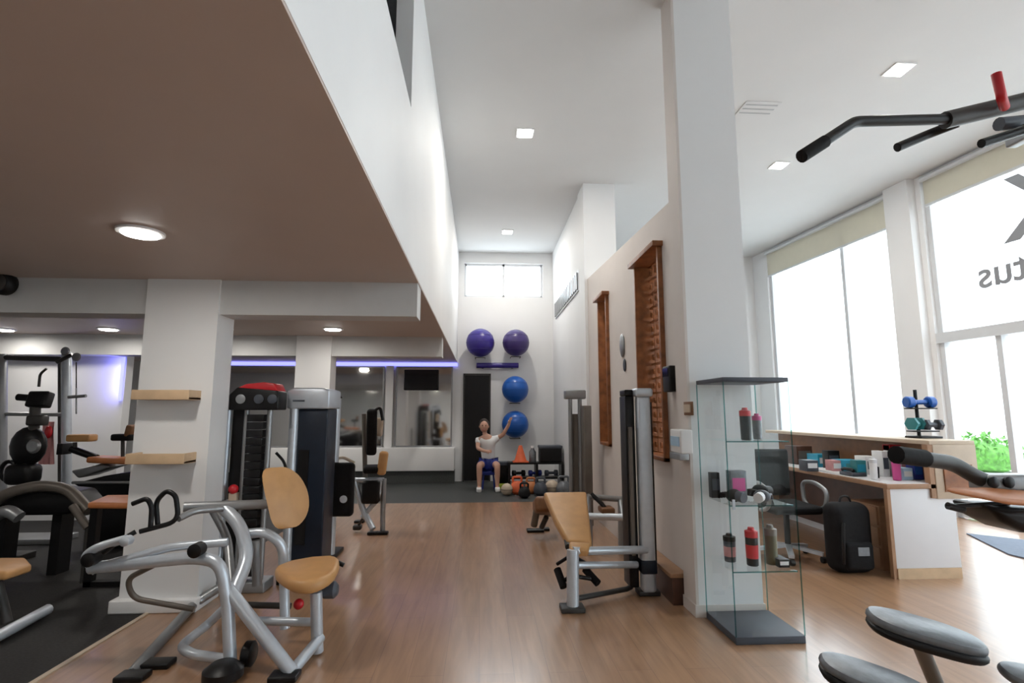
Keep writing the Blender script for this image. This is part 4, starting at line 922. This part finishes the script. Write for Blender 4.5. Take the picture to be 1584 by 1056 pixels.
kettle(800, 764, 'orange', 1.2, 'orange kettlebell on the rubber floor, left of the pair')
kettle(821, 763, 'orange_tan', 1.1, 'red-brown kettlebell on the rubber floor beside the orange one')
kettle(836, 766, 'slate', 1.2, 'dark grey kettlebell on the rubber floor')
kettle(872, 766, 'plate_grey', 1.3, 'pale grey kettlebell before the farther machine')
kettle(811, 770, 'black', 1.0, 'black kettlebell in front of the orange one')
t = thing('step_platform', (at(775, 728, Y=10).x, 9.95, 0), 'lime green step on the floor under the black crate', 'step')
c = at(777, 729, Y=9.9); MB().box((c.x-.11, 9.85, 0), (c.x+.11, 10.0, .10)).build('block', 'lime', t, bevel=.01)
t['label'] = 'small lime green block on the floor before the black crate'; t.name = 'yoga_block'
# ------------------------------------------------------------------ person in white
def skin(name, pts, edges, m, parent, sub=2):
    me = bpy.data.meshes.new(name); base = parent.location
    me.from_pydata([V(p[:3])-base for p in pts], edges, []); o = bpy.data.objects.new(name, me); COL.objects.link(o); o.parent = parent
    md = o.modifiers.new('Skin', 'SKIN'); md.use_smooth_shade = True
    if not me.skin_vertices: 
        raise RuntimeError('no skin layer')
    for i, p in enumerate(pts):
        r = p[3]; me.skin_vertices[0].data[i].radius = (r, p[4] if len(p) > 4 else r)
    me.skin_vertices[0].data[0].use_root = True
    sm = o.modifiers.new('Subdivision', 'SUBSURF'); sm.levels = sub; sm.render_levels = sub
    me.materials.append(M[m]); return o
bx = at(756, 700, Y=10.05).x; by = 10.05
t = thing('stool', (bx, by, 0), 'low deep blue stool under the person in white', 'stool')
MB().lathe([(.17, .26), (.18, .28), (.18, .31), (.16, .33)], (bx, by, 0)).build('seat', 'deep_blue', t)
for k in range(4):
    a = k*math.pi/2+.78; MB().tube([(bx+.12*math.cos(a), by+.12*math.sin(a), .27), (bx+.16*math.cos(a), by+.16*math.sin(a), 0)], .015, 8).build('leg', 'deep_blue', t)
pr = thing('person', (bx, by, 0), 'person in white shirt and blue shorts seated low by the back wall, one arm raised', 'person')
def o_(dx_, dy_, z): return (bx+dx_, by+dy_, z)
pts = [(*o_(0, 0, .46), .12, .10), (*o_(-.01, -.02, .62), .11, .09), (*o_(-.03, -.05, .80), .13, .09), (*o_(-.05, -.07, .92), .10, .07), (*o_(-.07, -.09, .99), .045), (*o_(-.09, -.10, 1.05), .05),
       (*o_(.12, -.07, .90), .05), (*o_(.26, -.12, .98), .04), (*o_(.36, -.16, 1.16), .032), (*o_(.38, -.17, 1.22), .026),
       (*o_(-.20, -.09, .89), .05), (*o_(-.20, -.22, .74), .04), (*o_(-.08, -.32, .70), .03), (*o_(-.03, -.36, .70), .026),
       (*o_(.09, -.03, .44), .085), (*o_(.15, -.36, .46), .06), (*o_(.15, -.34, .26), .05), (*o_(.15, -.36, .07), .034), (*o_(.16, -.48, .035), .032),
       (*o_(-.09, -.03, .44), .085), (*o_(-.17, -.35, .46), .06), (*o_(-.17, -.33, .26), .05), (*o_(-.17, -.35, .07), .034), (*o_(-.18, -.47, .035), .032)]
ed = [(0, 1), (1, 2), (2, 3), (3, 4), (4, 5), (3, 6), (6, 7), (7, 8), (8, 9), (3, 10), (10, 11), (11, 12), (12, 13), (0, 14), (14, 15), (15, 16), (16, 17), (17, 18), (0, 19), (19, 20), (20, 21), (21, 22), (22, 23)]
for w_i, dirn, tp in ((9, Vector((.02, 0, .05)), Vector((.012, .014, 0))), (13, Vector((.05, -.02, 0)), Vector((0, .014, .012)))):
    bs = V(pts[w_i][:3])
    for k in range(4):
        s0 = bs+tp*(k-1.5)*1.1; i0 = len(pts); pts.append((*(s0+dirn*.9), .0085)); pts.append((*(s0+dirn*(1.5+.12*(1.5-abs(k-1.5)))), .0075)); ed += [(w_i, i0), (i0, i0+1)]
    i0 = len(pts); pts.append((*(bs-tp*3+dirn*.4), .009)); ed.append((w_i, i0))
body = skin('body', pts, ed, 'skin', pr)
hd = MB().ball(o_(-.09, -.115, 1.14), .10, 20, (.82, .92, 1.15)); hd.ball(o_(-.09, -.21, 1.13), .018, 8, (.7, 1, 1.2)); hd.ball(o_(-.175, -.11, 1.13), .02, 8, (.5, .8, 1.2)); hd.ball(o_(-.005, -.11, 1.13), .02, 8, (.5, .8, 1.2)); hd.build('head', 'skin', pr)
for s in (-1, 1): MB().ball(o_(-.09+s*.032, -.203, 1.155), .009, 8).build('eye', 'black', pr)
MB().ball(o_(-.09, -.20, 1.085), .02, 8, (1.2, .4, .35)).build('mouth', 'pink_pale', pr)
MB().ball(o_(-.09, -.085, 1.175), .108, 18, (.86, .92, 1.0)).ball(o_(-.09, -.01, 1.12), .06, 12).build('hair', 'hair', pr)
skin('shirt', [(*o_(0, 0, .47), .145, .12), (*o_(-.01, -.02, .62), .135, .115), (*o_(-.03, -.05, .79), .16, .125), (*o_(-.05, -.068, .91), .125, .10), (*o_(.12, -.07, .895), .066), (*o_(.21, -.10, .95), .06), (*o_(-.20, -.09, .885), .066), (*o_(-.20, -.17, .81), .06)],
     [(0, 1), (1, 2), (2, 3), (3, 4), (4, 5), (3, 6), (6, 7)], 'shirt', pr)
skin('shorts', [(*o_(0, 0, .44), .145, .12), (*o_(.09, -.04, .44), .105), (*o_(.13, -.25, .455), .088), (*o_(-.09, -.04, .44), .105), (*o_(-.15, -.24, .455), .088)], [(0, 1), (1, 2), (0, 3), (3, 4)], 'deep_blue', pr)
for s, x in ((1, .155), (-1, -.175)): MB().box((bx+x-.045, by-.50, 0), (bx+x+.045, by-.30, .08)).build('shoe', 'white', pr, bevel=.025, seg=3)
